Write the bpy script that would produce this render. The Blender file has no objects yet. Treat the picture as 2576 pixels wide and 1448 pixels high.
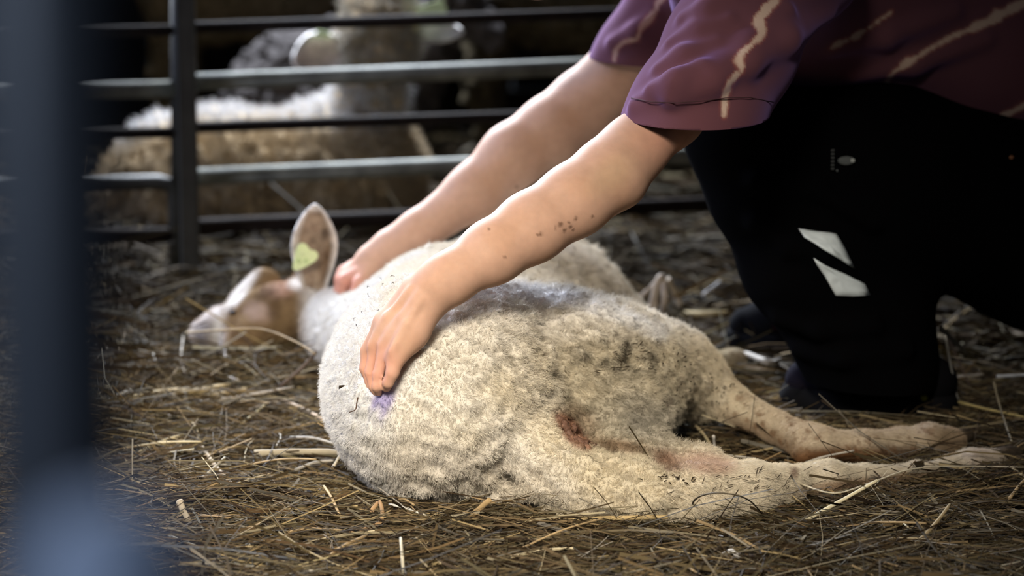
import bpy, bmesh, math, random
import numpy as np
from mathutils import Vector, Matrix
from mathutils.kdtree import KDTree

C = bpy.context.scene.collection
rng = np.random.default_rng(11)
random.seed(5)

# ------------------------------------------------------------------ camera
CAM_H, TILT, FPX = 0.9, math.radians(10.0), 2576 * 100.0 / 36.0
cam = bpy.data.cameras.new('camera')
cam.lens, cam.sensor_width, cam.clip_start, cam.clip_end = 100.0, 36.0, 0.05, 60.0
cam.dof.use_dof = True
cam.dof.focus_distance = 3.53
cam.dof.aperture_fstop = 3.4
cam_ob = bpy.data.objects.new('camera', cam)
cam_ob.location = (0, 0, CAM_H)
cam_ob.rotation_euler = (math.pi / 2 - TILT, 0, 0)
C.objects.link(cam_ob)
bpy.context.scene.camera = cam_ob

# ------------------------------------------------------------------ light
vs = bpy.context.scene.view_settings
vs.view_transform, vs.look, vs.gamma, vs.exposure = 'Standard', 'None', 1.0, 0.0
vs.use_curve_mapping = False

world = bpy.data.worlds.new('barn_ambient')
world.use_nodes = True
world.node_tree.nodes['Background'].inputs[0].default_value = (0.75, 0.85, 1.0, 1)
world.node_tree.nodes['Background'].inputs[1].default_value = 0.024
bpy.context.scene.world = world


def aim(o, target):
    o.rotation_euler = (Vector(target) - o.location).to_track_quat('-Z', 'Y').to_euler()


def area(name, loc, target, size, power, col, spread=180):
    l = bpy.data.lights.new(name, 'AREA')
    l.shape, l.size, l.size_y = 'RECTANGLE', size[0], size[1]
    l.energy, l.color, l.spread = power, col, math.radians(spread)
    o = bpy.data.objects.new(name, l)
    o.location = loc
    C.objects.link(o)
    aim(o, target)
    return o


# the open barn door behind the pen: cool daylight from the back
area('daylight_from_barn_door', (-1.3, 7.4, 2.4), (0.0, 3.9, 0.15), (2.2, 1.2), 90, (0.80, 0.88, 1.0), 80)
# an open side on the left of the pen
area('daylight_from_open_side', (-2.9, 4.7, 2.1), (0.0, 3.9, 0.25), (1.6, 1.4), 27, (0.64, 0.72, 1.0), 80)
# added soft warm fill, left of the photographer: narrow beam stands in for vignetting
area('added_front_fill', (-0.6, 0.6, 1.95), (-0.25, 3.42, 0.02), (1.2, 1.0), 8.0, (1.0, 0.90, 0.76), 23)
# added lamp over the flock, brightening the pale back
area('added_flock_light', (-0.9, 6.9, 2.1), (-0.5, 5.8, 0.2), (0.9, 0.6), 55, (0.84, 0.90, 1.0), 70)
# added lamp beside the camera: cool light on the nearest steel
area('added_post_light', (-1.1, -0.3, 1.5), (-0.17, 0.8, 0.8), (0.7, 0.9), 1.6, (0.78, 0.87, 1.0), 50)


# ------------------------------------------------------------------ pixel <-> world
CT, ST = math.cos(TILT), math.sin(TILT)


def ray(px, py):
    a, b = (px - 1288.0) / FPX, -(py - 724.0) / FPX
    return np.array([a, CT + b * ST, -ST + b * CT])


def W(px, py, Y):
    r = ray(px, py)
    return np.array([0, 0, CAM_H]) + r * (Y / r[1])


def Pz(px, py, z):
    r = ray(px, py)
    return np.array([0, 0, CAM_H]) + r * ((z - CAM_H) / r[2])


def pix(P):
    P = np.atleast_2d(P)
    d = P - np.array([0, 0, CAM_H])
    f = d[:, 1] * CT - d[:, 2] * ST
    u = d[:, 1] * ST + d[:, 2] * CT
    return 1288 + FPX * d[:, 0] / f, 724 - FPX * u / f


def mpp(Y, z=0.15):
    return (Y * CT + (CAM_H - z) * ST) / FPX      # metres per pixel at that distance


# ------------------------------------------------------------------ helpers
def sstep(x, a, b):
    t = np.clip((x - a) / (b - a), 0, 1)
    return t * t * (3 - 2 * t)


def vnoise(P, scale, seed, n=10):
    r = np.random.default_rng(seed)
    out = np.zeros(len(P))
    for i in range(n):
        k = r.normal(size=3)
        k *= (2 * math.pi / scale) * r.uniform(0.6, 1.5) / np.linalg.norm(k)
        out += np.sin(P @ k + r.uniform(0, 6.28))
    return out / math.sqrt(n) * 1.2


def np_mesh(name, V, faces, smooth=True):
    """faces: (M,k) int array"""
    me = bpy.data.meshes.new(name)
    V = np.asarray(V, np.float32)
    faces = np.asarray(faces, np.int32)
    m, k = faces.shape
    me.vertices.add(len(V)); me.vertices.foreach_set('co', V.ravel())
    me.loops.add(m * k); me.loops.foreach_set('vertex_index', faces.ravel())
    me.polygons.add(m)
    me.polygons.foreach_set('loop_start', np.arange(0, m * k, k, dtype=np.int32))
    me.polygons.foreach_set('loop_total', np.full(m, k, np.int32))
    me.polygons.foreach_set('use_smooth', np.full(m, smooth))
    me.update(calc_edges=True)
    return me


def set_col(me, col, name='col'):
    a = me.color_attributes.new(name, 'FLOAT_COLOR', 'POINT')
    c = np.ones((len(me.vertices), 4), np.float32)
    c[:, :3] = col
    a.data.foreach_set('color', c.ravel())


def link(name, me, m=None, parent=None):
    o = bpy.data.objects.new(name, me)
    C.objects.link(o)
    if m is not None:
        me.materials.append(m)
    if parent is not None:
        o.parent = parent
    return o


def tag(o, label=None, cat=None, group=None, kind=None):
    if label: o['label'] = label
    if cat: o['category'] = cat
    if group: o['group'] = group
    if kind: o['kind'] = kind
    return o


def empty(name, loc=(0, 0, 0)):
    o = bpy.data.objects.new(name, None)
    o.location = loc
    o.empty_display_size = 0.1
    C.objects.link(o)
    return o


def origin_to(o, p):
    """move a mesh object's origin to p without moving its vertices"""
    p = np.asarray(p, float)
    n = len(o.data.vertices)
    v = np.empty(n * 3, np.float32)
    o.data.vertices.foreach_get('co', v)
    o.data.vertices.foreach_set('co', (v.reshape(-1, 3) - p).astype(np.float32).ravel())
    o.data.update()
    o.location = p


def keep_place(child, parent):
    child.parent = parent
    child.matrix_parent_inverse = Matrix.Translation(-Vector(parent.location))


def mat(name, color=(0.5, 0.5, 0.5), attr=None, rough=0.7, metal=0.0, spec=0.3, noise=None, bump=None, sheen=0, sss=0, tint=None):
    m = bpy.data.materials.new(name)
    m.use_nodes = True
    nt = m.node_tree
    b = nt.nodes['Principled BSDF']
    b.inputs['Roughness'].default_value = rough
    b.inputs['Metallic'].default_value = metal
    b.inputs['Specular IOR Level'].default_value = spec
    b.inputs['Base Color'].default_value = (*color, 1)
    src = None
    if attr:
        a = nt.nodes.new('ShaderNodeAttribute'); a.attribute_name = attr
        src = a.outputs['Color']
    tc = nt.nodes.new('ShaderNodeTexCoord')
    if noise:
        sc, amt, stretch = noise
        mp = nt.nodes.new('ShaderNodeMapping'); mp.inputs['Scale'].default_value = stretch
        nt.links.new(tc.outputs['Object'], mp.inputs['Vector'])
        n = nt.nodes.new('ShaderNodeTexNoise'); n.inputs['Scale'].default_value = sc; n.inputs['Detail'].default_value = 6
        nt.links.new(mp.outputs[0], n.inputs['Vector'])
        r = nt.nodes.new('ShaderNodeMapRange')
        r.inputs['From Min'].default_value, r.inputs['From Max'].default_value = 0.3, 0.7
        r.inputs['To Min'].default_value, r.inputs['To Max'].default_value = 1 - amt, 1 + amt
        nt.links.new(n.outputs[0], r.inputs['Value'])
        x = nt.nodes.new('ShaderNodeMix'); x.data_type = 'RGBA'; x.blend_type = 'MULTIPLY'; x.inputs[0].default_value = 1
        if src is None:
            x.inputs[6].default_value = (*color, 1)
        else:
            nt.links.new(src, x.inputs[6])
        nt.links.new(r.outputs[0], x.inputs[7])
        src = x.outputs[2]
        if tint:
            n2 = nt.nodes.new('ShaderNodeTexNoise'); n2.inputs['Scale'].default_value = sc * 0.37; n2.inputs['Detail'].default_value = 5
            nt.links.new(mp.outputs[0], n2.inputs['Vector'])
            r2 = nt.nodes.new('ShaderNodeMapRange')
            r2.inputs['From Min'].default_value, r2.inputs['From Max'].default_value = 0.48, 0.62
            nt.links.new(n2.outputs[0], r2.inputs['Value'])
            y = nt.nodes.new('ShaderNodeMix'); y.data_type = 'RGBA'
            nt.links.new(r2.outputs[0], y.inputs[0]); nt.links.new(src, y.inputs[6])
            y.inputs[7].default_value = (*tint, 1)
            src = y.outputs[2]
    if src is not None:
        nt.links.new(src, b.inputs['Base Color'])
    if bump:
        n = nt.nodes.new('ShaderNodeTexNoise'); n.inputs['Scale'].default_value = bump[0]; n.inputs['Detail'].default_value = 5
        nt.links.new(tc.outputs['Object'], n.inputs['Vector'])
        bp = nt.nodes.new('ShaderNodeBump'); bp.inputs['Strength'].default_value = bump[1]; bp.inputs['Distance'].default_value = bump[2]
        nt.links.new(n.outputs[0], bp.inputs['Height'])
        nt.links.new(bp.outputs[0], b.inputs['Normal'])
    if sheen:
        b.inputs['Sheen Weight'].default_value = sheen
        b.inputs['Sheen Roughness'].default_value = 0.45
        b.inputs['Sheen Tint'].default_value = (0.50, 0.36, 1.0, 1)
    if sss:
        b.inputs['Subsurface Weight'].default_value = sss
        b.inputs['Subsurface Radius'].default_value = (0.008, 0.003, 0.0015)
        b.inputs['Subsurface Scale'].default_value = 1.0
    return m


# ------------------------------------------------------------------ distance-field sculpting
class Sculpt:
    def __init__(s, lo, hi, h):
        s.lo, s.h = np.array(lo, float), h
        s.n = np.ceil((np.array(hi) - s.lo) / h).astype(int) + 1
        s.F = np.full(s.n, 1.0, np.float32)

    def _box(s, lo, hi):
        i0 = np.clip(np.floor((lo - s.lo) / s.h).astype(int), 0, s.n - 1)
        i1 = np.clip(np.ceil((hi - s.lo) / s.h).astype(int) + 1, 1, s.n)
        if np.any(i1 <= i0):
            return None
        sl = tuple(slice(a, b) for a, b in zip(i0, i1))
        ax = [(s.lo[d] + s.h * np.arange(i0[d], i1[d])).astype(np.float32) for d in range(3)]
        return sl, ax[0][:, None, None], ax[1][None, :, None], ax[2][None, None, :]

    def _join(s, sl, d, k, cut=False):
        a = s.F[sl]
        if cut:
            a, d = -a, d
        hh = np.maximum(k - np.abs(a - d), 0) / k
        r = np.minimum(a, d) - hh * hh * k * 0.25
        s.F[sl] = -r if cut else r

    def cap(s, a, b, ra, rb, k=0.02, cut=False):
        a, b = np.asarray(a, float), np.asarray(b, float)
        pad = max(ra, rb) + k + 4 * s.h
        bx = s._box(np.minimum(a, b) - pad, np.maximum(a, b) + pad)
        if bx is None: return
        sl, X, Y, Z = bx
        ab = b - a
        L = max(float(ab @ ab), 1e-9)
        t = np.clip(((X - a[0]) * ab[0] + (Y - a[1]) * ab[1] + (Z - a[2]) * ab[2]) / L, 0, 1)
        d = np.sqrt((X - a[0] - t * ab[0]) ** 2 + (Y - a[1] - t * ab[1]) ** 2 + (Z - a[2] - t * ab[2]) ** 2) - (ra + t * (rb - ra))
        s._join(sl, d.astype(np.float32), k, cut)

    def chain(s, pts, rad, k=0.02, cut=False):
        for i in range(len(pts) - 1):
            s.cap(pts[i], pts[i + 1], rad[i], rad[i + 1], k, cut)

    def ell(s, c, r, k=0.02, R=None, cut=False):
        c, r = np.asarray(c, float), np.asarray(r, float)
        pad = max(r) + k + 4 * s.h
        bx = s._box(c - pad, c + pad)
        if bx is None: return
        sl, X, Y, Z = bx
        p = [X - c[0], Y - c[1], Z - c[2]]
        if R is not None:
            p = [p[0] * R[0][i] + p[1] * R[1][i] + p[2] * R[2][i] for i in range(3)]
        q = [p[i] / r[i] for i in range(3)]
        k0 = np.sqrt(q[0] ** 2 + q[1] ** 2 + q[2] ** 2)
        k1 = np.sqrt((q[0] / r[0]) ** 2 + (q[1] / r[1]) ** 2 + (q[2] / r[2]) ** 2) + 1e-6
        s._join(sl, (k0 * (k0 - 1) / k1).astype(np.float32), k, cut)

    def value(s, P):
        g = (np.atleast_2d(P) - s.lo) / s.h
        out = np.ones(len(g), np.float32)
        ok = np.all((g >= 0) & (g < s.n - 1.001), axis=1)
        q = g[ok]
        i = q.astype(int); f = q - i
        v = np.zeros(len(q))
        for dx in (0, 1):
            for dy in (0, 1):
                for dz in (0, 1):
                    w = (f[:, 0] if dx else 1 - f[:, 0]) * (f[:, 1] if dy else 1 - f[:, 1]) * (f[:, 2] if dz else 1 - f[:, 2])
                    v += w * s.F[i[:, 0] + dx, i[:, 1] + dy, i[:, 2] + dz]
        out[ok] = v
        return out

    def normal(s, P):
        e = s.h * 1.2
        g = np.stack([s.value(P + np.eye(3)[d] * e) - s.value(P - np.eye(3)[d] * e) for d in range(3)], 1)
        return g / (np.linalg.norm(g, axis=1, keepdims=True) + 1e-9)

    def hit(s, px, py, y0=3.0, y1=5.2):
        ys = np.arange(y0, y1, 0.003)
        r = ray(px, py)
        P = np.array([0, 0, CAM_H]) + r[None, :] * (ys / r[1])[:, None]
        v = s.value(P)
        j = np.nonzero(v < 0)[0]
        return None if len(j) == 0 else P[max(j[0] - 1, 0)]

    def mesh(s, name, relax=1):
        F = s.F
        S = F < 0
        n = s.n
        cnt = np.zeros(n - 1, np.uint8)
        for dx in (0, 1):
            for dy in (0, 1):
                for dz in (0, 1):
                    cnt += S[dx:n[0] - 1 + dx, dy:n[1] - 1 + dy, dz:n[2] - 1 + dz]
        idx = np.argwhere((cnt > 0) & (cnt < 8))
        del cnt
        vid = np.full(n - 1, -1, np.int32)
        vid[idx[:, 0], idx[:, 1], idx[:, 2]] = np.arange(len(idx))
        cor = np.array([[x, y, z] for x in (0, 1) for y in (0, 1) for z in (0, 1)])
        val = np.stack([F[idx[:, 0] + c[0], idx[:, 1] + c[1], idx[:, 2] + c[2]] for c in cor], 1)
        acc = np.zeros((len(idx), 3)); num = np.zeros(len(idx))
        for a in range(8):
            for b in range(a + 1, 8):
                if np.abs(cor[a] - cor[b]).sum() != 1: continue
                m = (val[:, a] < 0) != (val[:, b] < 0)
                t = val[m, a] / (val[m, a] - val[m, b])
                acc[m] += cor[a] + t[:, None] * (cor[b] - cor[a])
                num[m] += 1
        V = s.lo + s.h * (idx + acc / num[:, None])
        quads = []
        for ax in range(3):
            u, v = (ax + 1) % 3, (ax + 2) % 3
            s0 = [slice(None)] * 3; s1 = [slice(None)] * 3
            s0[ax], s1[ax] = slice(0, n[ax] - 1), slice(1, n[ax])
            A = S[tuple(s0)]
            E = np.argwhere(A != S[tuple(s1)])
            E = E[(E[:, u] >= 1) & (E[:, v] >= 1) & (E[:, u] < n[u] - 1) & (E[:, v] < n[v] - 1)]
            du, dv = np.eye(3, dtype=int)[u], np.eye(3, dtype=int)[v]
            q = np.stack([vid[tuple((E - du - dv).T)], vid[tuple((E - dv).T)], vid[tuple(E.T)], vid[tuple((E - du).T)]], 1)
            ins = A[tuple(E.T)]
            q[~ins] = q[~ins][:, ::-1]
            quads.append(q)
        Q = np.concatenate(quads)
        Q = Q[(Q >= 0).all(1)]
        for _ in range(relax):
            for lam in (0.5, -0.52):
                sm = np.zeros_like(V); w = np.zeros(len(V))
                for i in range(4):
                    a, b = Q[:, i], Q[:, (i + 1) % 4]
                    for d in range(3):
                        sm[:, d] += np.bincount(a, V[b, d], len(V)) + np.bincount(b, V[a, d], len(V))
                    w += np.bincount(a, minlength=len(V)) + np.bincount(b, minlength=len(V))
                V = V + lam * (sm / w[:, None] - V)
        return V, Q


def vert_normals(V, Q):
    n = np.cross(V[Q[:, 2]] - V[Q[:, 0]], V[Q[:, 3]] - V[Q[:, 1]])
    out = np.zeros_like(V)
    for i in range(4):
        for d in range(3):
            out[:, d] += np.bincount(Q[:, i], n[:, d], len(V))
    return out / (np.linalg.norm(out, axis=1, keepdims=True) + 1e-12)


def sample_surface(V, Q, N, weight=None):
    """area-weighted random points on quads: positions, barycentric ids"""
    a = 0.5 * np.linalg.norm(np.cross(V[Q[:, 2]] - V[Q[:, 0]], V[Q[:, 3]] - V[Q[:, 1]]), axis=1)
    if weight is not None:
        a = a * weight
    cdf = np.cumsum(a); cdf /= cdf[-1]
    f = np.searchsorted(cdf, rng.random(N))
    u, v = rng.random(N), rng.random(N)
    q = Q[f]
    w = np.stack([(1 - u) * (1 - v), u * (1 - v), u * v, (1 - u) * v], 1)
    return q, w, (V[q] * w[:, :, None]).sum(1)


def hair_object(name, pts, radius, col, m, parent):
    """pts (N,S,3)"""
    N, S = pts.shape[:2]
    hc = bpy.data.hair_curves.new(name)
    hc.add_curves([S] * N)
    hc.attributes['position'].data.foreach_set('vector', pts.astype(np.float32).ravel()) if 'position' in hc.attributes else hc.points.foreach_set('position', pts.astype(np.float32).ravel())
    ra = hc.attributes.get('radius') or hc.attributes.new('radius', 'FLOAT', 'POINT')
    taper = np.linspace(1.0, 0.45, S)
    ra.data.foreach_set('value', (np.asarray(radius)[:, None] * taper[None, :]).astype(np.float32).ravel())
    ca = hc.attributes.new('col', 'FLOAT_COLOR', 'CURVE')
    c = np.ones((N, 4), np.float32); c[:, :3] = col
    ca.data.foreach_set('color', c.ravel())
    hc.materials.append(m)
    o = bpy.data.objects.new(name, hc)
    C.objects.link(o)
    o.parent = parent
    return o


def tube(pts, rad, sides=10, caps=True):
    """swept tube; returns V, list of faces"""
    pts = [Vector(p) for p in pts]
    n = len(pts)
    rad = [rad] * n if np.isscalar(rad) else list(rad)
    bm = bmesh.new()
    rings = []
    prev = None
    for i, p in enumerate(pts):
        d = (pts[min(i + 1, n - 1)] - pts[max(i - 1, 0)]).normalized()
        if prev is None:
            x = d.orthogonal().normalized()
        else:
            x = (prev - d * prev.dot(d)).normalized()
        prev = x
        y = d.cross(x)
        rings.append([bm.verts.new(p + (x * math.cos(2 * math.pi * k / sides) + y * math.sin(2 * math.pi * k / sides)) * rad[i]) for k in range(sides)])
    for i in range(n - 1):
        for k in range(sides):
            f = bm.faces.new((rings[i][k], rings[i][(k + 1) % sides], rings[i + 1][(k + 1) % sides], rings[i + 1][k]))
            f.smooth = True
    if caps:
        bm.faces.new(rings[0][::-1]); bm.faces.new(rings[-1])
    return bm


def bm_obj(name, bm, m, parent=None):
    me = bpy.data.meshes.new(name)
    bmesh.ops.recalc_face_normals(bm, faces=bm.faces)
    bm.to_mesh(me); bm.free()
    return link(name, me, m, parent)


def box_bm(x0, x1, y0, y1, z0, z1, bevel=0.004):
    bm = bmesh.new()
    bmesh.ops.create_cube(bm, size=1)
    for v in bm.verts:
        v.co = Vector((x0 + (v.co.x + .5) * (x1 - x0), y0 + (v.co.y + .5) * (y1 - y0), z0 + (v.co.z + .5) * (z1 - z0)))
    if bevel:
        bmesh.ops.bevel(bm, geom=list(bm.edges), offset=bevel, segments=2, affect='EDGES')
    return bm


def poly_dist(X, Y, pts):
    """distance in pixels from points to a polyline, with the width interpolated along it: returns d, w"""
    best = np.full(len(X), 1e9); bw = np.ones(len(X))
    for (x0, y0, w0), (x1, y1, w1) in zip(pts[:-1], pts[1:]):
        dx, dy = x1 - x0, y1 - y0
        t = np.clip(((X - x0) * dx + (Y - y0) * dy) / (dx * dx + dy * dy + 1e-9), 0, 1)
        d = np.hypot(X - x0 - t * dx, Y - y0 - t * dy)
        m = d < best
        best[m] = d[m]; bw[m] = (w0 + t * (w1 - w0))[m]
    return best, bw


def blob(X, Y, cx, cy, rx, ry, ang=0, soft=0.5):
    c, s = math.cos(math.radians(ang)), math.sin(math.radians(ang))
    x, y = X - cx, Y - cy
    u, v = (x * c + y * s) / rx, (-x * s + y * c) / ry
    return 1 - sstep(np.sqrt(u * u + v * v), 1 - soft, 1 + soft)


def mixc(c, new, w):
    return c * (1 - w[:, None]) + np.array(new)[None, :] * w[:, None]


# ------------------------------------------------------------------ materials
M_floor = mat('trodden_bedding', (0.035, 0.024, 0.014), rough=1, spec=0.05, noise=(18, 0.5, (1, 1, 1)), bump=(60, 0.6, 0.02))
M_hay = mat('dry_hay', attr='col', rough=0.75, spec=0.12)
M_straw = mat('dry_straw', attr='col', rough=0.65, spec=0.12, noise=(60, 0.10, (1, 1, 1)))
M_boards = mat('dark_barn_boards', (0.030, 0.022, 0.017), rough=0.9, spec=0.1, noise=(9, 0.5, (1, 8, 0.7)))
M_wool = mat('wool', attr='col', rough=1.0, spec=0.05)
M_hide = mat('sheep_hide', attr='col', rough=1.0, spec=0.05, bump=(260, 0.5, 0.004))
M_flock = mat('flock_wool', attr='col', rough=1.0, spec=0.05, noise=(38, 0.3, (1, 1, 1)), bump=(90, 0.8, 0.012))
M_bare = mat('bare_skin', attr='col', rough=0.6, spec=0.25, sss=0.1, bump=(220, 0.6, 0.004))
M_skin = mat('skin', attr='col', rough=0.6, spec=0.2, sss=0.12, noise=(70, 0.06, (1, 1, 1)), bump=(650, 0.12, 0.001))
M_shirt = mat('shirt_jersey', attr='col', rough=0.95, spec=0.1, sheen=0.32, bump=(900, 0.15, 0.0006))
M_trousers = mat('black_work_cloth', (0.0020, 0.0020, 0.0024), rough=1.0, spec=0.02, bump=(700, 0.2, 0.0006))
M_reflect = mat('reflective_fabric', (0.84, 0.93, 0.96), rough=0.5, spec=0.4, noise=(60, 0.08, (1, 1, 1)))
M_print = mat('grey_print', (0.09, 0.10, 0.10), rough=0.7)
M_shoe = mat('shoe_upper', attr='col', rough=0.9, spec=0.03)
M_rubber = mat('dark_rubber', (0.006, 0.006, 0.007), rough=0.9, spec=0.04)
M_eyelet = mat('yellow_eyelet', (0.35, 0.33, 0.03), rough=0.5)
M_copper = mat('copper_rivet', (0.45, 0.2, 0.1), rough=0.4, metal=0.8)
M_rail = mat('galvanised_tube', (0.17, 0.175, 0.15), rough=0.7, metal=0.0, spec=0.4, noise=(20, 0.45, (1, 1, 1)))
M_rust = mat('dark_rusty_tube', (0.013, 0.008, 0.006), rough=0.85, spec=0.15, noise=(30, 0.4, (1, 1, 1)))
M_stile = mat('grey_painted_steel', (0.042, 0.042, 0.038), rough=0.6, spec=0.35, noise=(25, 0.25, (1, 1, 1)))
M_post = mat('blue_grey_steel', (0.055, 0.066, 0.088), rough=0.45, metal=0.3, spec=0.4, noise=(14, 0.3, (1, 1, 0.3)))
M_cap = mat('pale_blue_plastic', (0.30, 0.38, 0.55), rough=0.5, spec=0.3, noise=(14, 0.1, (1, 1, 1)))
M_tag = mat('yellow_green_plastic', (0.72, 0.83, 0.46), rough=0.5, spec=0.3)
M_tagprint = mat('ear_tag_print', (0.40, 0.55, 0.20), rough=0.6)
M_hairb = mat('brown_hair', (0.06, 0.035, 0.02), rough=0.8, bump=(200, 0.5, 0.004))
M_fleck = mat('dried_dirt', (0.040, 0.028, 0.017), rough=0.95, spec=0.05)
M_horn = mat('hoof_horn', (0.10, 0.075, 0.05), rough=0.55, noise=(60, 0.3, (1, 1, 1)))
M_eye = mat('dark_eye', (0.012, 0.008, 0.006), rough=0.5, spec=0.2)
M_sclera = mat('eye_white', (0.7, 0.68, 0.64), rough=0.25, spec=0.5)

# ------------------------------------------------------------------ setting
FLOOR_Z = -0.045
bm = bmesh.new()
bmesh.ops.create_grid(bm, x_segments=60, y_segments=60, size=1)
for v in bm.verts:
    v.co = Vector((v.co.x * 5.0, 4.2 + v.co.y * 4.8, FLOOR_Z + random.uniform(-.006, .006)))
fl = bm_obj('floor', bm, M_floor); tag(fl, kind='structure')
wall = empty('wall_back', (0, 9.0, FLOOR_Z)); tag(wall, kind='structure')
for i in range(14):
    x0 = -5.0 + i * 0.385
    b = bm_obj('board', box_bm(x0, x0 + 0.375, -0.02 + random.uniform(-.006, .006), 0.03, 0, 3.0, 0.005), M_boards, wall)

# ------------------------------------------------------------------ the sheep on the ground
SH = Sculpt((-0.58, 3.28, -0.03), (0.78, 4.72, 0.36), 0.005)
# trunk: rump, loin, chest
SH.ell(Pz(1115, 985, .13), (.152, .19, .142), .05)
SH.cap(Pz(1115, 960, .13), Pz(1105, 815, .115), .142, .100, .045)
SH.ell(Pz(1237, 815, .105), (.205, .20, .121), .045)
SH.cap(Pz(1260, 870, .11), Pz(1340, 800, .10), .115, .11, .06)
# shoulder and fore leg on the far side
SH.cap(Pz(1400, 745, .125), Pz(1440, 750, .11), .082, .074, .04)
SH.cap(Pz(1440, 760, .11), Pz(1545, 815, .075), .070, .045, .04)
SH.cap(Pz(1545, 815, .075), Pz(1600, 850, .05), .045, .040, .03)
SH.cap(Pz(1600, 850, .05), Pz(1740, 930, .03), .038, .022, .02)
SH.cap(Pz(1740, 930, .03), Pz(1850, 905, .022), .020, .017, .02)
# neck
SH.cap(Pz(1010, 880, .085), Pz(848, 822, .066), .076, .058, .035)
# upper hind leg
up_px = [(1250, 962, .120, .120), (1400, 950, .125, .110), (1540, 945, .118, .088), (1650, 938, .104, .062), (1722, 950, .092, .046), (1775, 975, .078, .031),
         (1835, 1012, .062, .026), (1950, 1072, .042, .0200), (2030, 1112, .034, .0235), (2062, 1120, .031, .0225), (2170, 1121, .028, .0195), (2260, 1112, .026, .0180),
         (2335, 1108, .026, .0215), (2395, 1108, .022, .0180)]
up_leg = [Pz(a, b, z) for a, b, z, r in up_px]
SH.chain(up_leg[:6], [p[3] for p in up_px[:6]], .045)
SH.chain(up_leg[5:], [p[3] for p in up_px[5:]], .012)
SH.cap(Pz(2020, 1138, .028), Pz(2055, 1125, .03), .013, .02, .012)          # point of the hock
# belly and udder between the legs
SH.cap(Pz(1500, 1000, .10), Pz(1580, 1045, .088), .070, .048, .05)
SH.cap(Pz(1580, 1045, .088), Pz(1640, 1040, .075), .048, .030, .03)
# inner thigh
SH.chain([Pz(1540, 1150, .05), Pz(1640, 1162, .046), Pz(1770, 1180, .042), Pz(1880, 1205, .036)], [.044, .036, .024, .020], .02)
# lower ham and hind leg, on the ground
lo_px = [(1120, 1030, .105, .126), (1240, 1090, .082, .094), (1340, 1152, .062, .064), (1480, 1222, .041, .042), (1620, 1245, .034, .033), (1770, 1235, .036, .034),
         (1890, 1228, .034, .0325), (1970, 1222, .027, .0250), (2020, 1207, .022, .0180), (2080, 1204, .023, .0225), (2170, 1199, .016, .0140), (2300, 1187, .014, .0115),
         (2390, 1174, .016, .0125), (2440, 1164, .018, .0165), (2500, 1156, .018, .0150)]
lo_leg = [Pz(a, b, z) for a, b, z, r in lo_px]
SH.chain(lo_leg[:4], [p[3] for p in lo_px[:4]], .022)
SH.chain(lo_leg[3:], [p[3] for p in lo_px[3:]], .014)
SH.cap(Pz(2012, 1222, .016), Pz(2032, 1208, .02), .012, .014, .01)
# groove between ham and belly: the wool edge of the ham laps over the inner thigh
gp = [(1398, 1050, .010), (1436, 1082, .016), (1474, 1120, .017), (1514, 1158, .013), (1568, 1188, .010), (1640, 1200, .006)]
gh = [SH.hit(a, b) for a, b, r in gp]
SH.chain([h + np.array([.010, .004, 0]) for h in gh], [r for a, b, r in gp], .006, cut=True)
SH.chain([SH.hit(a, b) for a, b in ((1450, 1070), (1490, 1105), (1530, 1140))], [.012, .014, .008], .02, cut=True)
# small fold under the ham
SH.chain([Pz(1225, 1170, .075), Pz(1300, 1200, .045), Pz(1345, 1255, .018)], [.003, .005, .006], .03, cut=True)
# head: cranium, cheek and brow, muzzle
SH.ell(Pz(705, 790, .070), (.058, .06, .052), .02)
SH.cap(Pz(664, 716, .105), Pz(604, 760, .082), .028, .020, .016)
SH.cap(Pz(655, 800, .062), Pz(545, 826, .048), .046, .030, .02)
SH.cap(Pz(560, 815, .05), Pz(510, 838, .036), .028, .022, .012)
SH.cap(Pz(548, 790, .06), Pz(544, 862, .022), .014, .013, .012)
SH.cap(Pz(625, 850, .04), Pz(600, 868, .03), .034, .03, .02)
SH.cap(Pz(765, 765, .085), Pz(775, 700, .12), .034, .024, .02)

V, Q = SH.mesh('sheep', 2)
Nn = vert_normals(V, Q)


def dist_chain(P, pts):
    best = np.full(len(P), 9.0)
    for a, b in zip(pts[:-1], pts[1:]):
        ab = b - a
        t = np.clip(((P - a) @ ab) / (ab @ ab), 0, 1)
        best = np.minimum(best, np.linalg.norm(P - a - t[:, None] * ab, axis=1))
    return best


def sheep_zones(P):
    X, Yp = pix(P)
    leg = np.maximum(sstep(X, 1640, 1900), 0)
    head = 1 - sstep(X, 735, 790)
    return X, Yp, leg, head


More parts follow.
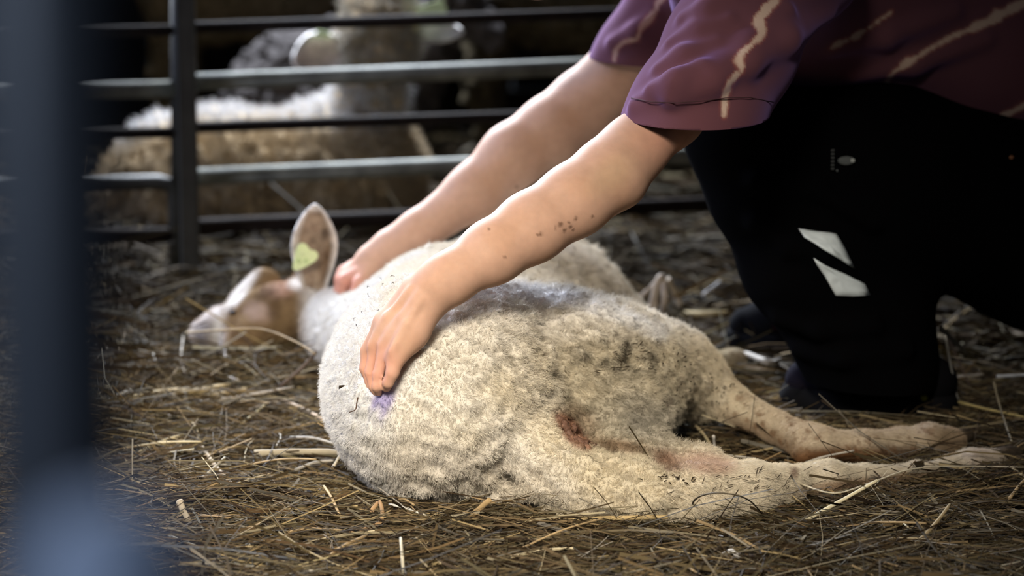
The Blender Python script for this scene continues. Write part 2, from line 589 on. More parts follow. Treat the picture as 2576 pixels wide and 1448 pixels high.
def sheep_color(P):
    X, Y, leg, head = sheep_zones(P)
    n1, n2, n3 = vnoise(P, .035, 1), vnoise(P, .09, 2), vnoise(P, .018, 3)
    c = np.tile(np.array([.74, .69, .60]), (len(P), 1))
    c = mixc(c, (.72, .715, .70), (1 - sstep(X + 60 * n2, 880, 1120)) * .9)
    c = mixc(c, (.66, .57, .40), np.clip(sstep(X + 70 * n2, 1150, 1550) * sstep(Y, 800, 900), 0, 1) * .85)
    c = mixc(c, (.50, .45, .38), sstep(n1 + .4 * n3, .5, 1.5) * .22)
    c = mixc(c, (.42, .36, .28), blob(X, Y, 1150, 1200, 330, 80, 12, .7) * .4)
    # yellow-grey dirty flank, matted locks
    c = mixc(c, (.33, .29, .21), blob(X, Y, 1600, 1000, 180, 115, 20, .7) * (.6 + .3 * n1.clip(-1, 1)))
    c = mixc(c, (.26, .24, .20), blob(X, Y, 1640, 1060, 110, 60, 10, .6) * .7)
    for a in ((1535, 905, 70, 16, -8), (1590, 892, 50, 20, 10), (1545, 935, 45, 9, -6), (1605, 925, 26, 18, 40), (1490, 880, 40, 8, -5), (1640, 920, 18, 10, 50)):
        c = mixc(c, (.055, .045, .03), blob(X + 14 * n3, Y + 10 * n1, *a, .5) * sstep(n3 + n1, -.7, .7) * .75)
    c = mixc(c, (.10, .08, .06), blob(X, Y, 1679, 1008, 13, 12, 0, .4))
    c = mixc(c, (.36, .31, .23), blob(X, Y, 1440, 685, 170, 36, 18, .6) * .65)     # shade on the far shoulder, painted into the wool colour
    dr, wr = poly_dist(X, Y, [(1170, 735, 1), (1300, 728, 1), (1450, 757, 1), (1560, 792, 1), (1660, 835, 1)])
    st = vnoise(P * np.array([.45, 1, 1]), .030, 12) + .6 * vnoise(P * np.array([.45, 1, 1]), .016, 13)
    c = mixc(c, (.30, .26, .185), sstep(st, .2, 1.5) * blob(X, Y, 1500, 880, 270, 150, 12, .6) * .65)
    c = mixc(c, (.78, .77, .76), (1 - sstep(dr, 8, 34)) * .8)  # rim light along the hip ridge, painted in as whiter wool
    # small dark specks on thigh and leg
    sp = vnoise(P, .0125, 7) + .5 * vnoise(P, .03, 8)
    c = mixc(c, (.12, .09, .06), sstep(sp, 1.65, 2.1) * blob(X, Y, 1790, 930, 190, 110, 30, .4) * .85)
    # hind legs
    tan = sstep(X, 1800, 2000)
    up = dist_chain(P, up_leg[5:]) < dist_chain(P, lo_leg[5:])
    c = mixc(c, (.56, .45, .32), tan * up * .8)
    c = mixc(c, (.22, .12, .06), sstep(vnoise(P, .022, 9) + .7 * vnoise(P, .010, 10), .2, 1.7) * sstep(X, 1790, 1880) * up * .7)
    c = mixc(c, (.26, .15, .075), blob(X, Y, 1935, 1100, 130, 20, 27, .7) * up * .6)
    c = mixc(c, (.20, .10, .045), blob(X, Y, 2110, 1152, 175, 27, -2, .5) * up)
    c = mixc(c, (.30, .20, .11), blob(X, Y, 2390, 1110, 60, 40, 0, .6) * up * .7)
    lo = ~up
    c = mixc(c, (.70, .62, .48), sstep(X, 1600, 1800) * lo * .7)
    c = mixc(c, (.33, .21, .12), blob(X, Y, 2130, 1226, 115, 22, -6, .5) * lo * .85)
    c = mixc(c, (.34, .22, .13), blob(X, Y, 2300, 1198, 120, 13, -6, .5) * lo * .8)
    c = mixc(c, (.36, .27, .20), blob(X, Y, 1995, 1188, 10, 14, 0, .5) * lo)
    c = mixc(c, (.60, .50, .42), blob(X, Y, 2480, 1150, 60, 30, 0, .5) * lo * .6)
    # bare skin of the groin, darker brown round it
    c = mixc(c, (.15, .085, .04), blob(X, Y, 1455, 1058, 62, 34, 40, .5) * .65)
    c = mixc(c, (.16, .09, .045), blob(X, Y, 1555, 1120, 90, 16, 8, .6) * .8)
    c = mixc(c, (.26, .13, .08), blob(X, Y, 1438, 1085, 62, 24, 48, .3) * .9)
    c = mixc(c, (.20, .11, .07), blob(X, Y, 1680, 1158, 40, 26, 30, .5) * .9)
    c = mixc(c, (.52, .37, .28), blob(X, Y, 1775, 1165, 70, 26, 8, .5) * .9)
    # raddle mark
    c = mixc(c, (.25, .20, .52), blob(X + 6 * n3, Y, 963, 1006, 22, 42, 8, .8) * .7)
    # head: tan face with white blaze
    hc = np.tile(np.array([.24, .16, .085]), (len(P), 1))
    hc = mixc(hc, (.14, .085, .045), sstep(n1, .1, .9) * .6)
    hc = mixc(hc, (.62, .56, .52), (1 - sstep(X, 548, 580)))
    hc = mixc(hc, (.70, .66, .62), blob(X, Y, 603, 735, 16, 70, 38, .5))  # highlight on the brow edge, painted in white
    hc = mixc(hc, (.70, .68, .66), blob(X, Y, 546, 830, 13, 48, 0, .4))
    hc = mixc(hc, (.30, .28, .29), blob(X, Y, 510, 842, 20, 42, 30, .5) * .8)  # shading at the muzzle's left edge, painted in grey
    hc = mixc(hc, (.44, .32, .25), blob(X, Y, 650, 785, 34, 24, 20, .6))
    hc = mixc(hc, (.40, .25, .18), blob(X, Y, 705, 728, 38, 20, -10, .6))
    hc = mixc(hc, (.16, .10, .06), blob(X, Y, 584, 784, 10, 9, 0, .5))
    hc = mixc(hc, (.09, .055, .03), blob(X, Y, 668, 738, 28, 14, -30, .6) * .7)  # shade in the crease between brow and forehead, painted in
    hc = mixc(hc, (.10, .06, .03), blob(X, Y, 690, 775, 16, 30, 10, .6) * .7)
    hc = mixc(hc, (.66, .62, .58), blob(X, Y, 745, 715, 20, 16, 0, .6))
    return c * (1 - head[:, None]) + hc * head[:, None]


# woolly unevenness of the surface itself
X, Yp, leg, head = sheep_zones(V)
amp = (.0012 + .0016 * sstep(X, 950, 1200)) * (1 - leg) * (1 - head) + .0004
Vd = V + Nn * (amp * (vnoise(V, .026, 21) + .7 * vnoise(V, .014, 22)))[:, None]
# combed folds over the flank
fold = blob(X, Yp, 1500, 870, 170, 110, 15, .5)
Vd = Vd + Nn * (fold * .0030 * np.sin(vnoise(V, .12, 23) * 2.2 + (X * .25 + Yp) * .115))[:, None]
V = Vd
Nn = vert_normals(V, Q)
me = np_mesh('sheep', V, Q)
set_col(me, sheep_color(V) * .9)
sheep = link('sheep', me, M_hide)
tag(sheep, 'shorn cream-white sheep lying on its side on the hay, legs stretched right, yellow ear tag', 'sheep')
sheep_base = Pz(1200, 1100, 0); sheep_base[2] = 0
print('sheep verts', len(V))

# ------------------------------------------------------------------ the person: one body surface (arms, hands, torso, neck, head)
PB = Sculpt((-0.30, 3.30, 0.13), (0.66, 4.62, 0.94), 0.003)


def hy(px, py, off):
    h = SH.hit(px, py)
    return W(px, py, (h[1] if h is not None else 3.9) - off)


def pc(sc, rows, k):
    """rows: (px,py,Y,r_px)"""
    pts = [W(a, b, y) for a, b, y, r in rows]
    rad = [r * mpp(y, p[2]) for (a, b, y, r), p in zip(rows, pts)]
    sc.chain(pts, rad, k)
    return pts


hand_y = hy(1000, 850, .035)[1]
wr_y = hand_y + .012
print('near hand Y', hand_y)
SHO_L, SHO_R = W(1930, -50, 3.76), W(1725, -60, 4.36)
arm_near = [(1062, 746, wr_y, 48), (1096, 722, wr_y, 53), (1134, 698, wr_y, 59), (1238, 634, wr_y + .03, 75), (1336, 572, wr_y + .06, 84), (1445, 503, wr_y + .09, 87),
            (1535, 437, wr_y + .12, 88), (1592, 377, wr_y + .15, 79), (1690, 287, 3.63, 77), (1930, -50, 3.76, 95)]
pc(PB, arm_near, .02)
pc(PB, [(1560, 462, wr_y + .12, 38), (1574, 466, wr_y + .12, 34)], .02)      # elbow bone
# hand on the rump: metacarpals, four bent fingers, thumb on the far side
kn = {'index': (922, 880, hand_y + .030), 'middle': (940, 884, hand_y + .012), 'ring': (962, 893, hand_y - .006), 'little': (991, 906, hand_y - .022)}
for nm, (a, b, y) in kn.items():
    o = {'index': (-14, -22, .012), 'middle': (-6, -8, .004), 'ring': (4, 6, -.004), 'little': (14, 16, -.010)}[nm]
    pc(PB, [(1058 + o[0], 752 + o[1], wr_y + o[2], 36), (a + (1058 - a) * .45 + o[0] * .8, b + (752 - b) * .45 + o[1] * .5, y * .55 + wr_y * .45, 29), (a, b, y, 15.5)], .012)
tip = hy(948, 975, .004)[1]
fing = {
    'index': [(922, 880, hand_y + .030, 14.5), (917, 926, hand_y + .026, 12.5), (929, 962, hand_y + .024, 10.5), (936, 984, hand_y + .022, 9)],
    'middle': [(940, 884, hand_y + .012, 15), (930, 936, hand_y + .006, 13), (938, 972, hand_y + .004, 11), (946, 990, hand_y + .006, 9)],
    'ring': [(962, 893, hand_y - .006, 15), (951, 942, hand_y - .014, 14), (947, 972, hand_y - .016, 12.5), (952, 988, hand_y - .008, 10)],
    'little': [(991, 906, hand_y - .022, 17), (987, 938, hand_y - .028, 16.5), (976, 962, hand_y - .026, 14), (972, 976, hand_y - .016, 11)],
}
for nm, rows in fing.items():
    pts = pc(PB, rows, .0035)
pc(PB, [(1035, 765, wr_y + .025, 28), (985, 815, hand_y + .055, 22), (955, 862, hand_y + .066, 14), (945, 905, hand_y + .060, 12)], .012)
pc(PB, [(1075, 775, wr_y + .002, 32), (1040, 830, hand_y - .006, 27), (1000, 895, hand_y - .018, 16)], .02)
# tendons and the knuckle ridges standing out on the back of the hand
for line in ([(1052, 738), (1008, 800), (958, 868)], [(1060, 752), (1022, 815), (984, 884)], [(1030, 728), (975, 796), (932, 868)]):
    tp = [h for h in (PB.hit(a, b, 3.1, 3.9) for a, b in line) if h is not None]
    if len(tp) == 3:
        PB.chain([p + np.array([0, .0015, 0]) for p in tp], [.0022, .0034, .0040], .008)
# far arm, gripping the neck wool
fy = 4.33
arm_far = [(940, 655, fy, 42), (985, 625, fy, 44), (1050, 585, fy, 50), (1190, 484, fy + .01, 66), (1290, 392, fy + .02, 78), (1385, 327, fy + .04, 82), (1470, 262, fy + .06, 84),
           (1545, 195, fy + .05, 80), (1600, 120, 4.37, 80), (1725, -60, 4.36, 90)]
pc(PB, arm_far, .02)
pc(PB, [(938, 660, fy, 38), (885, 702, fy - .005, 34)], .015)
pc(PB, [(938, 660, fy + .03, 34), (870, 690, fy + .025, 26)], .015)
for j, (a, b, yy) in enumerate([(866, 702, fy - .02), (858, 698, fy), (862, 694, fy + .02), (874, 692, fy + .04)]):
    pc(PB, [(905, 690, yy, 24), (a, b + 4, yy, 17), (a - 6 + j, b + 40, yy + .004, 14), (a + 8, b + 74, yy + .012, 12), (a + 24, b + 78, yy + .02, 10)], .004)
pc(PB, [(930, 682, fy - .02, 24), (905, 712, fy - .04, 17), (888, 745, fy - .042, 13.5), (874, 772, fy - .034, 11)], .006)
# torso, neck, head
MS = (SHO_L + SHO_R) / 2
PB.cap(SHO_L + np.array([.06, .05, .02]), SHO_R + np.array([.06, -.02, .02]), .055, .055, .03)
PB.chain([MS + np.array([0.10, 0, 0]), np.array([.48, 4.15, .63]), np.array([.66, 4.26, .57])], [.085, .10, .10], .04)
HD = MS + np.array([-.20, -.01, .10])
PB.cap(MS + np.array([-.02, 0, .02]), HD + np.array([.06, 0, -.03]), .055, .052, .03)
PB.ell(HD, (.095, .075, .112), .02)
PB.cap(HD + np.array([-.03, 0, -.06]), HD + np.array([-.065, 0, -.095]), .055, .035, .02)          # jaw
PB.cap(HD + np.array([-.092, 0, -.005]), HD + np.array([-.112, 0, -.035]), .008, .013, .01)         # nose
for s in (-1, 1):
    PB.cap(HD + np.array([.015, s * .074, .0]), HD + np.array([.018, s * .078, -.03]), .014, .009, .006)   # ears
    PB.cap(HD + np.array([-.085, s * .03, .012]), HD + np.array([-.085, s * .03, .012]), .012, .012, .008, cut=True)
PB.cap(HD + np.array([-.100, -.02, -.068]), HD + np.array([-.100, .02, -.068]), .006, .006, .006)  # lips
bV, bQ = PB.mesh('person', 1)
bX, bY = pix(bV)
bn1, bn2 = vnoise(bV, .07, 31), vnoise(bV, .02, 32)
bc = np.tile(np.array([.56, .34, .24]), (len(bV), 1))
bc = mixc(bc, (.54, .31, .20), sstep(bn1, 0, 1.2) * .5)
bc = mixc(bc, (.52, .24, .17), blob(bX, bY, 1690, 330, 90, 70, -40, .7) * .5)
bc = mixc(bc, (.55, .25, .18), blob(bX, bY, 950, 920, 50, 60, 20, .6) * .55)
bc = mixc(bc, (.56, .22, .17), blob(bX, bY, 868, 725, 45, 60, 0, .6) * .6)
bc = mixc(bc, (.44, .31, .19), blob(bX, bY, 1540, 440, 60, 35, -40, .8) * .5)
for fx, fy_, fr in ((1448, 550, 4), (1432, 558, 3), (1410, 564, 5), (1436, 570, 4), (1420, 580, 4), (1398, 572, 3), (1360, 588, 4), (1442, 578, 3), (1352, 592, 3), (1490, 545, 3), (1300, 470, 3), (1640, 322, 3), (1270, 645, 3), (1230, 576, 3)):
    bc = mixc(bc, (.12, .06, .035), blob(bX, bY, fx, fy_, fr * 1.3, fr, -30, .5) * .8)
me = np_mesh('person', bV, bQ)
set_col(me, bc)
person = link('person', me, M_skin)
tag(person, 'person crouching in a plum lightning-print t-shirt, both hands gripping the lying sheep', 'person')
# eyes, brows and hair of the head above the frame
for s in (-1, 1):
    bm = bmesh.new(); bmesh.ops.create_uvsphere(bm, u_segments=16, v_segments=10, radius=.0115)
    for v in bm.verts: v.co += Vector(HD + np.array([-.080, s * .03, .012]))
    for f in bm.faces: f.smooth = True
    e = bm_obj('eye', bm, M_sclera, person)
    bm = bmesh.new(); bmesh.ops.create_uvsphere(bm, u_segments=12, v_segments=8, radius=.006)
    for v in bm.verts: v.co += Vector(HD + np.array([-.0865, s * .03, .010]))
    bm_obj('iris', bm, M_eye, e)
HR = Sculpt(HD - .2, HD + .2, .005)
HR.ell(HD + np.array([.02, 0, .022]), (.098, .085, .108), .02)
HR.ell(HD + np.array([.05, 0, -.01]), (.07, .075, .09), .02)
HR.cap(HD + np.array([-.10, -.05, -.03]), HD + np.array([-.10, .05, -.03]), .066, .066, .02, cut=True)
hV, hQ = HR.mesh('hair', 1)
hV = hV + vert_normals(hV, hQ) * (.003 * vnoise(hV, .02, 41))[:, None]
link('hair', np_mesh('hair', hV, hQ), M_hairb, person)

# ---- t-shirt
TS = Sculpt((-0.02, 3.42, 0.24), (1.08, 4.82, 0.92), 0.0034)
ms = mpp(3.66, .45)
near_sl = [W(1650, 480, 3.60), W(1752, 285, 3.63), W(1840, 120, 3.69), SHO_L]
TS.chain(near_sl, [162 * ms, 160 * ms, 160 * ms, 150 * ms], .03)
far_sl = [W(1535, 250, 4.37), W(1603, 140, 4.37), W(1722, -60, 4.36)]
TS.chain(far_sl, [98 * mpp(4.37), 98 * mpp(4.37), 108 * mpp(4.37)], .03)
TS.cap(SHO_L + np.array([.05, .05, .02]), SHO_R + np.array([.05, -.02, .02]), .085, .085, .05)
TS.chain([MS + np.array([0.07, 0, -.01]), np.array([.48, 4.15, .61]), np.array([.70, 4.24, .54]), np.array([.90, 4.3, .45])], [.145, .150, .165, .17], .08)
# cloth folds running from the sleeve towards the shoulder
for line, rr in (([(1600, 268), (1700, 228), (1790, 180), (1880, 118), (1980, 30)], .012), ([(1690, 245), (1790, 205), (1880, 160), (1980, 100), (2080, 40)], .013),
                 ([(1660, 175), (1720, 140), (1800, 105)], .008), ([(1690, 110), (1760, 75), (1830, 50)], .008), ([(1720, 50), (1780, 20), (1840, -5)], .008),
                 ([(1640, 225), (1700, 200), (1760, 165)], .008), ([(2100, 120), (2230, 90), (2400, 30)], .012), ([(2150, 190), (2300, 160), (2480, 100)], .012),
                 ([(1540, 110), (1600, 80), (1640, 40)], .007)):
    pts = []
    for a, b in line:
        h = TS.hit(a, b, 3.3, 5.0)
        if h is not None: pts.append(h + np.array([0, .35 * rr, 0]))
    if len(pts) > 1:
        TS.chain(pts, [rr * .5] + [rr] * (len(pts) - 2) + [rr * .5], .022)
tV, tQ = TS.mesh('t_shirt', 1)
me = np_mesh('t_shirt', tV, tQ)
bm = bmesh.new(); bm.from_mesh(me)


def cut_sleeve(bm, axis_pts, reach, p0, no):
    a, b = Vector(axis_pts[0]), Vector(axis_pts[1])
    ab = b - a
    geom = set()
    for f in bm.faces:
        c = f.calc_center_median()
        t = max(-1.2, min(1.4, (c - a).dot(ab) / ab.length_squared))
        if (c - a - ab * t).length < reach:
            geom.add(f); geom.update(f.edges); geom.update(f.verts)
    bmesh.ops.bisect_plane(bm, geom=list(geom), plane_co=Vector(p0), plane_no=Vector(no), clear_outer=True, dist=1e-5)


cut_sleeve(bm, near_sl, .14, W(1750, 288, 3.63), (-.03, .10, -1.0))
cut_sleeve(bm, far_sl, .105, W(1580, 145, 4.37), (-.05, .10, -1.0))
bm.to_mesh(me); bm.free()
for p in me.polygons: p.use_smooth = True
n = len(me.vertices)
co = np.empty(n * 3, np.float32); me.vertices.foreach_get('co', co); co = co.reshape(-1, 3).astype(float)
sX, sY = pix(co)
sc_ = np.tile(np.array([.140, .058, .074]), (n, 1))
sc_ = mixc(sc_, (.13, .050, .058), sstep(vnoise(co, .15, 51), -.5, 1) * .5)
cream = (.62, .46, .37)
front_face = co[:, 1] < 4.12
bolts = [[(1958, -20, 9), (1950, 2, 10), (1932, 20, 13), (1908, 45, 16), (1912, 62, 17), (1916, 78, 14), (1908, 95, 10), (1890, 112, 8), (1870, 130, 10), (1860, 148, 13), (1864, 168, 12),
          (1866, 180, 6), (1846, 195, 10), (1834, 215, 7), (1826, 240, 6), (1822, 255, 5), (1826, 268, 5), (1820, 290, 6)],
         [(2600, -5, 12), (2560, 15, 12), (2510, 40, 17), (2470, 62, 13), (2400, 88, 8), (2330, 128, 5), (2280, 160, 10), (2248, 182, 7), (2228, 212, 5), (2216, 250, 4)],
         [(2246, 28, 2), (2190, 68, 5), (2130, 102, 7), (2105, 112, 5), (2090, 122, 2)],
         [(2600, 255, 6), (2540, 285, 10), (2500, 300, 7), (2450, 316, 4)]]
far_bolt = [(1668, -10, 9), (1655, 8, 7), (1650, 25, 6), (1632, 50, 13), (1616, 68, 9), (1607, 82, 6), (1604, 98, 6), (1570, 106, 6), (1550, 122, 7), (1544, 150, 6)]
jit = 2.0 * vnoise(co, .03, 52) + 1.2 * vnoise(co, .015, 53)
for bl in bolts:
    d, w = poly_dist(sX, sY, bl)
    sc_ = mixc(sc_, (.30, .09, .07), (1 - sstep(d + jit, w * .8, w * .8 + 9)) * front_face * .8)
    sc_ = mixc(sc_, cream, (1 - sstep(d + jit, w * .8 - 3, w * .8 + 4)) * front_face)
d, w = poly_dist(sX, sY, far_bolt)
sc_ = mixc(sc_, (.30, .10, .09), (1 - sstep(d + jit * .5, w * .9, w * 1.6)) * ~front_face * .7)
sc_ = mixc(sc_, (.52, .34, .28), (1 - sstep(d + jit * .5, w * .65, w * 1.0)) * ~front_face)
set_col(me, sc_)
shirt = link('t_shirt', me, M_shirt, person)
so = shirt.modifiers.new('cloth', 'SOLIDIFY'); so.thickness = .0025; so.offset = -1
# stitched hem line round the near sleeve
hem = [W(1588, 258, 3.93)]
hp = []
for a, b in ((1592, 250), (1640, 254), (1700, 255), (1760, 251), (1820, 244), (1880, 246), (1940, 256)):
    h = TS.hit(a, b, 3.3, 5)
    if h is not None: hp.append(h + TS.normal(h[None])[0] * .0032)
if len(hp) > 2:
    bm = tube(hp, .0006, 6)
    st = bm_obj('hem_stitching', bm, mat('dark_thread', (.06, .026, .03), rough=.9), shirt)

# ---- trousers
TR = Sculpt((0.14, 3.72, 0.0), (1.10, 4.80, 0.56), 0.005)
KN_L, AN_L, HP_L = W(1858, 328, 3.98), W(2188, 930, 4.02), np.array([.80, 4.17, .26])
KN_R, AN_R, HP_R = W(1892, 345, 4.46), W(2075, 800, 4.48), np.array([.80, 4.43, .27])
TR.chain([KN_L, W(1905, 480, 3.98), W(2012, 660, 3.99), W(2160, 860, 4.02), W(2195, 940, 4.02)], [.068, .066, .080, .086, .090], .03)
TR.chain([W(2190, 600, 4.04), W(2250, 920, 4.05)], [.09, .062], .03)
TR.chain([KN_L, W(2200, 440, 4.06), HP_L], [.068, .126, .152], .05)
TR.chain([KN_R, W(1985, 640, 4.47), AN_R], [.066, .066, .075], .03)
TR.chain([KN_R, W(2200, 480, 4.44), HP_R], [.064, .11, .15], .05)
TR.cap(HP_L, HP_R, .15, .15, .05)
TR.cap(np.array([.80, 4.22, .33]), np.array([.80, 4.40, .33]), .12, .12, .05)
for line in ([(1900, 560), (1990, 620), (2080, 640)], [(1960, 800), (2060, 830), (2200, 820)], [(2010, 880), (2120, 900), (2280, 880)], [(1900, 450), (2050, 470), (2200, 560)]):
    pts = [h for h in (TR.hit(a, b, 3.3, 5) for a, b in line) if h is not None]
    if len(pts) > 1: TR.chain(pts, [.010] * len(pts), .02)
rV, rQ = TR.mesh('trousers', 1)
me = np_mesh('trousers', rV, rQ)
bm = bmesh.new(); bm.from_mesh(me)
cut_sleeve(bm, [W(2175, 860, 4.03), W(2200, 930, 4.03)], .15, W(2190, 962, 4.02), (-.06, .0, -1.0))
cut_sleeve(bm, [W(2060, 770, 4.48), AN_R], .11, W(2070, 842, 4.48), (0, 0, -1.0))
bm.to_mesh(me); bm.free()
for p in me.polygons: p.use_smooth = True
trousers = link('trousers', me, M_trousers, person)


def patch_on(sc, poly, m, name, parent, lift=.0015, thick=.0012, y0=3.3, res=None):
    """thin slab that follows the surface: outline given by pixel points"""
    pts = []
    for i in range(len(poly)):
        (a, b), (c, d) = poly[i], poly[(i + 1) % len(poly)]
        nn = max(1, int(math.hypot(c - a, d - b) / 14))
        for j in range(nn):
            pts.append((a + (c - a) * j / nn, b + (d - b) * j / nn))
    cx, cy = sum(p[0] for p in pts) / len(pts), sum(p[1] for p in pts) / len(pts)
    bm = bmesh.new()
    rings = []
    for s in (1.0, .66, .33):
        ring = []
        for a, b in pts:
            x, y = cx + (a - cx) * s, cy + (b - cy) * s
            h = sc.hit(x, y, y0, 5.2)
            if h is None: h = W(x, y, 4.0)
            nrm = sc.normal(h[None])[0]
            ring.append(bm.verts.new(Vector(h + nrm * (lift + .003))))
        rings.append(ring)
    h = sc.hit(cx, cy, y0, 5.2)
    cen = bm.verts.new(Vector(h + sc.normal(h[None])[0] * (lift + .003)))
    n = len(pts)
    for r0, r1 in zip(rings[:-1], rings[1:]):
        for i in range(n):
            bm.faces.new((r0[i], r0[(i + 1) % n], r1[(i + 1) % n], r1[i]))
    for i in range(n):
        bm.faces.new((rings[-1][i], rings[-1][(i + 1) % n], cen))
    for f in bm.faces: f.smooth = True
    o = bm_obj(name, bm, m, parent)
    s = o.modifiers.new('thickness', 'SOLIDIFY'); s.thickness = thick; s.offset = 0
    return o


tag(patch_on(TR, [(2006, 578), (2050, 585), (2099, 589), (2122, 632), (2143, 675), (2090, 640), (2020, 601)], M_reflect, 'reflective_patch', trousers), 'upper pale reflective patch')
tag(patch_on(TR, [(2046, 646), (2100, 678), (2169, 714), (2184, 743), (2140, 744), (2099, 740), (2072, 692)], M_reflect, 'reflective_patch', trousers), 'lower pale reflective patch')
# small maker's mark above the knee: a bulb-shaped emblem with a line of tiny upright marks beside it
el = [(2128 + 22 * math.cos(t), 404 + 11 * math.sin(t)) for t in np.linspace(0, 2 * math.pi, 14, endpoint=False)]
patch_on(TR, el, M_print, 'emblem', trousers)
el = [(2144 + 6 * math.cos(t), 404 + 5 * math.sin(t)) for t in np.linspace(0, 2 * math.pi, 10, endpoint=False)]
patch_on(TR, el, mat('pale_print', (.4, .42, .4), rough=.6), 'emblem_tip', trousers, lift=.003)
for j in range(6):
    y0 = 376 + j * 9
    patch_on(TR, [(2089, y0), (2098, y0), (2098, y0 + 5), (2089, y0 + 5)], mat('dim_print', (.05, .055, .055), rough=.7) if j == 0 else bpy.data.materials['dim_print'], 'printed_letter', trousers)
el = [(2105 + 3 * math.cos(t), 428 + 3 * math.sin(t)) for t in np.linspace(0, 2 * math.pi, 8, endpoint=False)]
patch_on(TR, el, M_print, 'printed_dot', trousers)
el = [(2540 + 6 * math.cos(t), 399 + 5 * math.sin(t)) for t in np.linspace(0, 2 * math.pi, 10, endpoint=False)]
patch_on(TR, el, M_copper, 'rivet', trousers, thick=.003)


# ---- shoes
def shoe(toe, heel, name, tipc):
    toe, heel = np.array(toe, float), np.array(heel, float)
    d = heel - toe; L = np.linalg.norm(d); d /= L
    side = np.array([-d[1], d[0], 0])
    up = np.array([0, 0, 1.0])
    lo = np.minimum(toe, heel) - .12; hi = np.maximum(toe, heel) + .12
    lo[2], hi[2] = -.03, .22
    at = lambda t, s, z: toe + d * (L * t) + side * s + up * z
    U = Sculpt(lo, hi, .004)
    U.chain([at(.10, 0, .045), at(.3, 0, .052), at(.5, 0, .062)], [.030, .040, .044], .02)
    U.chain([at(.5, 0, .058), at(.72, 0, .066), at(.90, 0, .05)], [.042, .042, .036], .02)
    U.cap(at(.66, 0, .08), at(.66, 0, .12), .04, .04, .02)
    Vs, Qs = U.mesh(name, 1)
    x, y = pix(Vs)
    c = np.tile(np.array([.005, .005, .006]), (len(Vs), 1))
    if name == 'shoe':
        t = ((Vs - toe) @ d) / L
        z = Vs[:, 2]
        c = mixc(c, tipc, 1 - sstep(t, .12, .30))
        c = mixc(c, (.09, .010, .016), sstep(t, .30, .36) * (1 - sstep(t, .60, .66)) * sstep(z, .045, .055))
        for t0 in (.46, .52, .58):
            c = mixc(c, (.05, .045, .045), blob(t, z, t0 + .0, .075, .012, .04, 0, .4))
        if tipc[0] > .006: c = mixc(c, (.16, .14, .13), blob(t, z, .12, .075, .035, .012, 0, .5))
    me = np_mesh(name, Vs, Qs); set_col(me, c)
    o = link(name, me, M_shoe, person)
    S = Sculpt(lo, hi, .004)
    S.chain([at(.08, 0, .018), at(.32, 0, .014), at(.6, 0, .012), at(.9, 0, .014)], [.034, .046, .040, .038], .02)
    S.cap(at(-.5, -.3, -.1), at(1.5, .3, -.1), .1, .1, .004, cut=True)
    Vo, Qo = S.mesh('sole', 1)
    Vo[:, 2] = np.maximum(Vo[:, 2], 0.0)
    link('sole', np_mesh('sole', Vo, Qo), M_rubber, o)
    bm = bmesh.new()
    bmesh.ops.create_icosphere(bm, subdivisions=2, radius=.006)
    h = U.hit(2325, 1000, 3.4, 5)
    if h is not None and name == 'shoe':
        for v in bm.verts: v.co += Vector(h)
        bm_obj('eyelet', bm, M_eyelet, o)
    else:
        bm.free()
    # laces across the instep
    for t in (.42, .50, .58):
        pts = [at(t, s * .034, .088 + .03 * (t - .42) / .16 - abs(s) * .022) for s in (-1, -.5, 0, .5, 1)]
        bm_obj('lace', tube(pts, .003, 6), M_rubber, o)
    return o


G = lambda a, b: Pz(a, b, 0)
shoe(G(1985, 1030) * np.array([1, 1, 0]), G(2385, 1045) * np.array([1, 1, 0]), 'shoe', (.008, .007, .012))
shoe(G(1845, 885) * np.array([1, 1, 0]), G(2190, 900) * np.array([1, 1, 0]), 'shoe', (.004, .004, .005))

# ------------------------------------------------------------------ fleece: short combed strands over the sheep's skin
qw = np.ones(len(Q))
qX, qY, qleg, qhead = sheep_zones(V[Q].mean(1))
facing = (Nn[Q[:, 0]] @ np.array([0.0, -.97, .25]))
qw *= np.where(facing > -.35, 1.0, .25)
qw *= 1 + .9 * qleg
NH = 420000
q, w, P = sample_surface(V, Q, NH, qw)
Nr = (Nn[q] * w[:, :, None]).sum(1); Nr /= np.linalg.norm(Nr, axis=1, keepdims=True)
ok = (P[:, 2] > -.004) & (PB.value(P) > .003)
P, Nr = P[ok], Nr[ok]
hX, hY, hleg, hhead = sheep_zones(P)
bare = blob(hX, hY, 1438, 1085, 62, 24, 48, .3)
ln = (.0050 + .0022 * sstep(hX, 950, 1250)) * (1 - hleg) * (1 - hhead) + .0042 * hleg + .0035 * hhead
ln *= rng.uniform(.65, 1.25, len(P)) * (1 - .75 * bare)
near_hand = PB.value(P)
ln *= np.clip(.35 + near_hand / .02, .35, 1)
# clumps
nc = 62000
ci = rng.choice(len(P), nc, replace=False)
kd = KDTree(nc)
for j, i in enumerate(ci): kd.insert(P[i], j)
kd.balance()
near = np.array([kd.find(p)[1] for p in P])
Cn = P[ci][near]
comb = np.stack([.55 + .3 * vnoise(P, .22, 61), -.25 + .25 * vnoise(P, .22, 62), -.45 + .3 * vnoise(P, .22, 63)], 1)
legdir = np.array([.8, -.1, -.25])
comb = comb * (1 - hleg[:, None]) + legdir * hleg[:, None] * 1.6
comb -= (comb * Nr).sum(1, keepdims=True) * Nr
cj = rng.normal(size=(nc, 3))[near] * (.12 + .2 * sstep(hX, 950, 1250))[:, None]
up = Nr * (.85 - .45 * hleg - .3 * hhead)[:, None] + comb * .75 + cj * (1 - hleg)[:, None] + rng.normal(size=P.shape) * .22
up /= np.linalg.norm(up, axis=1, keepdims=True)
pull = (Cn - P) * (.5 * (1 - hleg) * (1 - hhead))[:, None]
t = np.linspace(0, 1, 5)
ph = rng.uniform(0, 6.28, len(P))
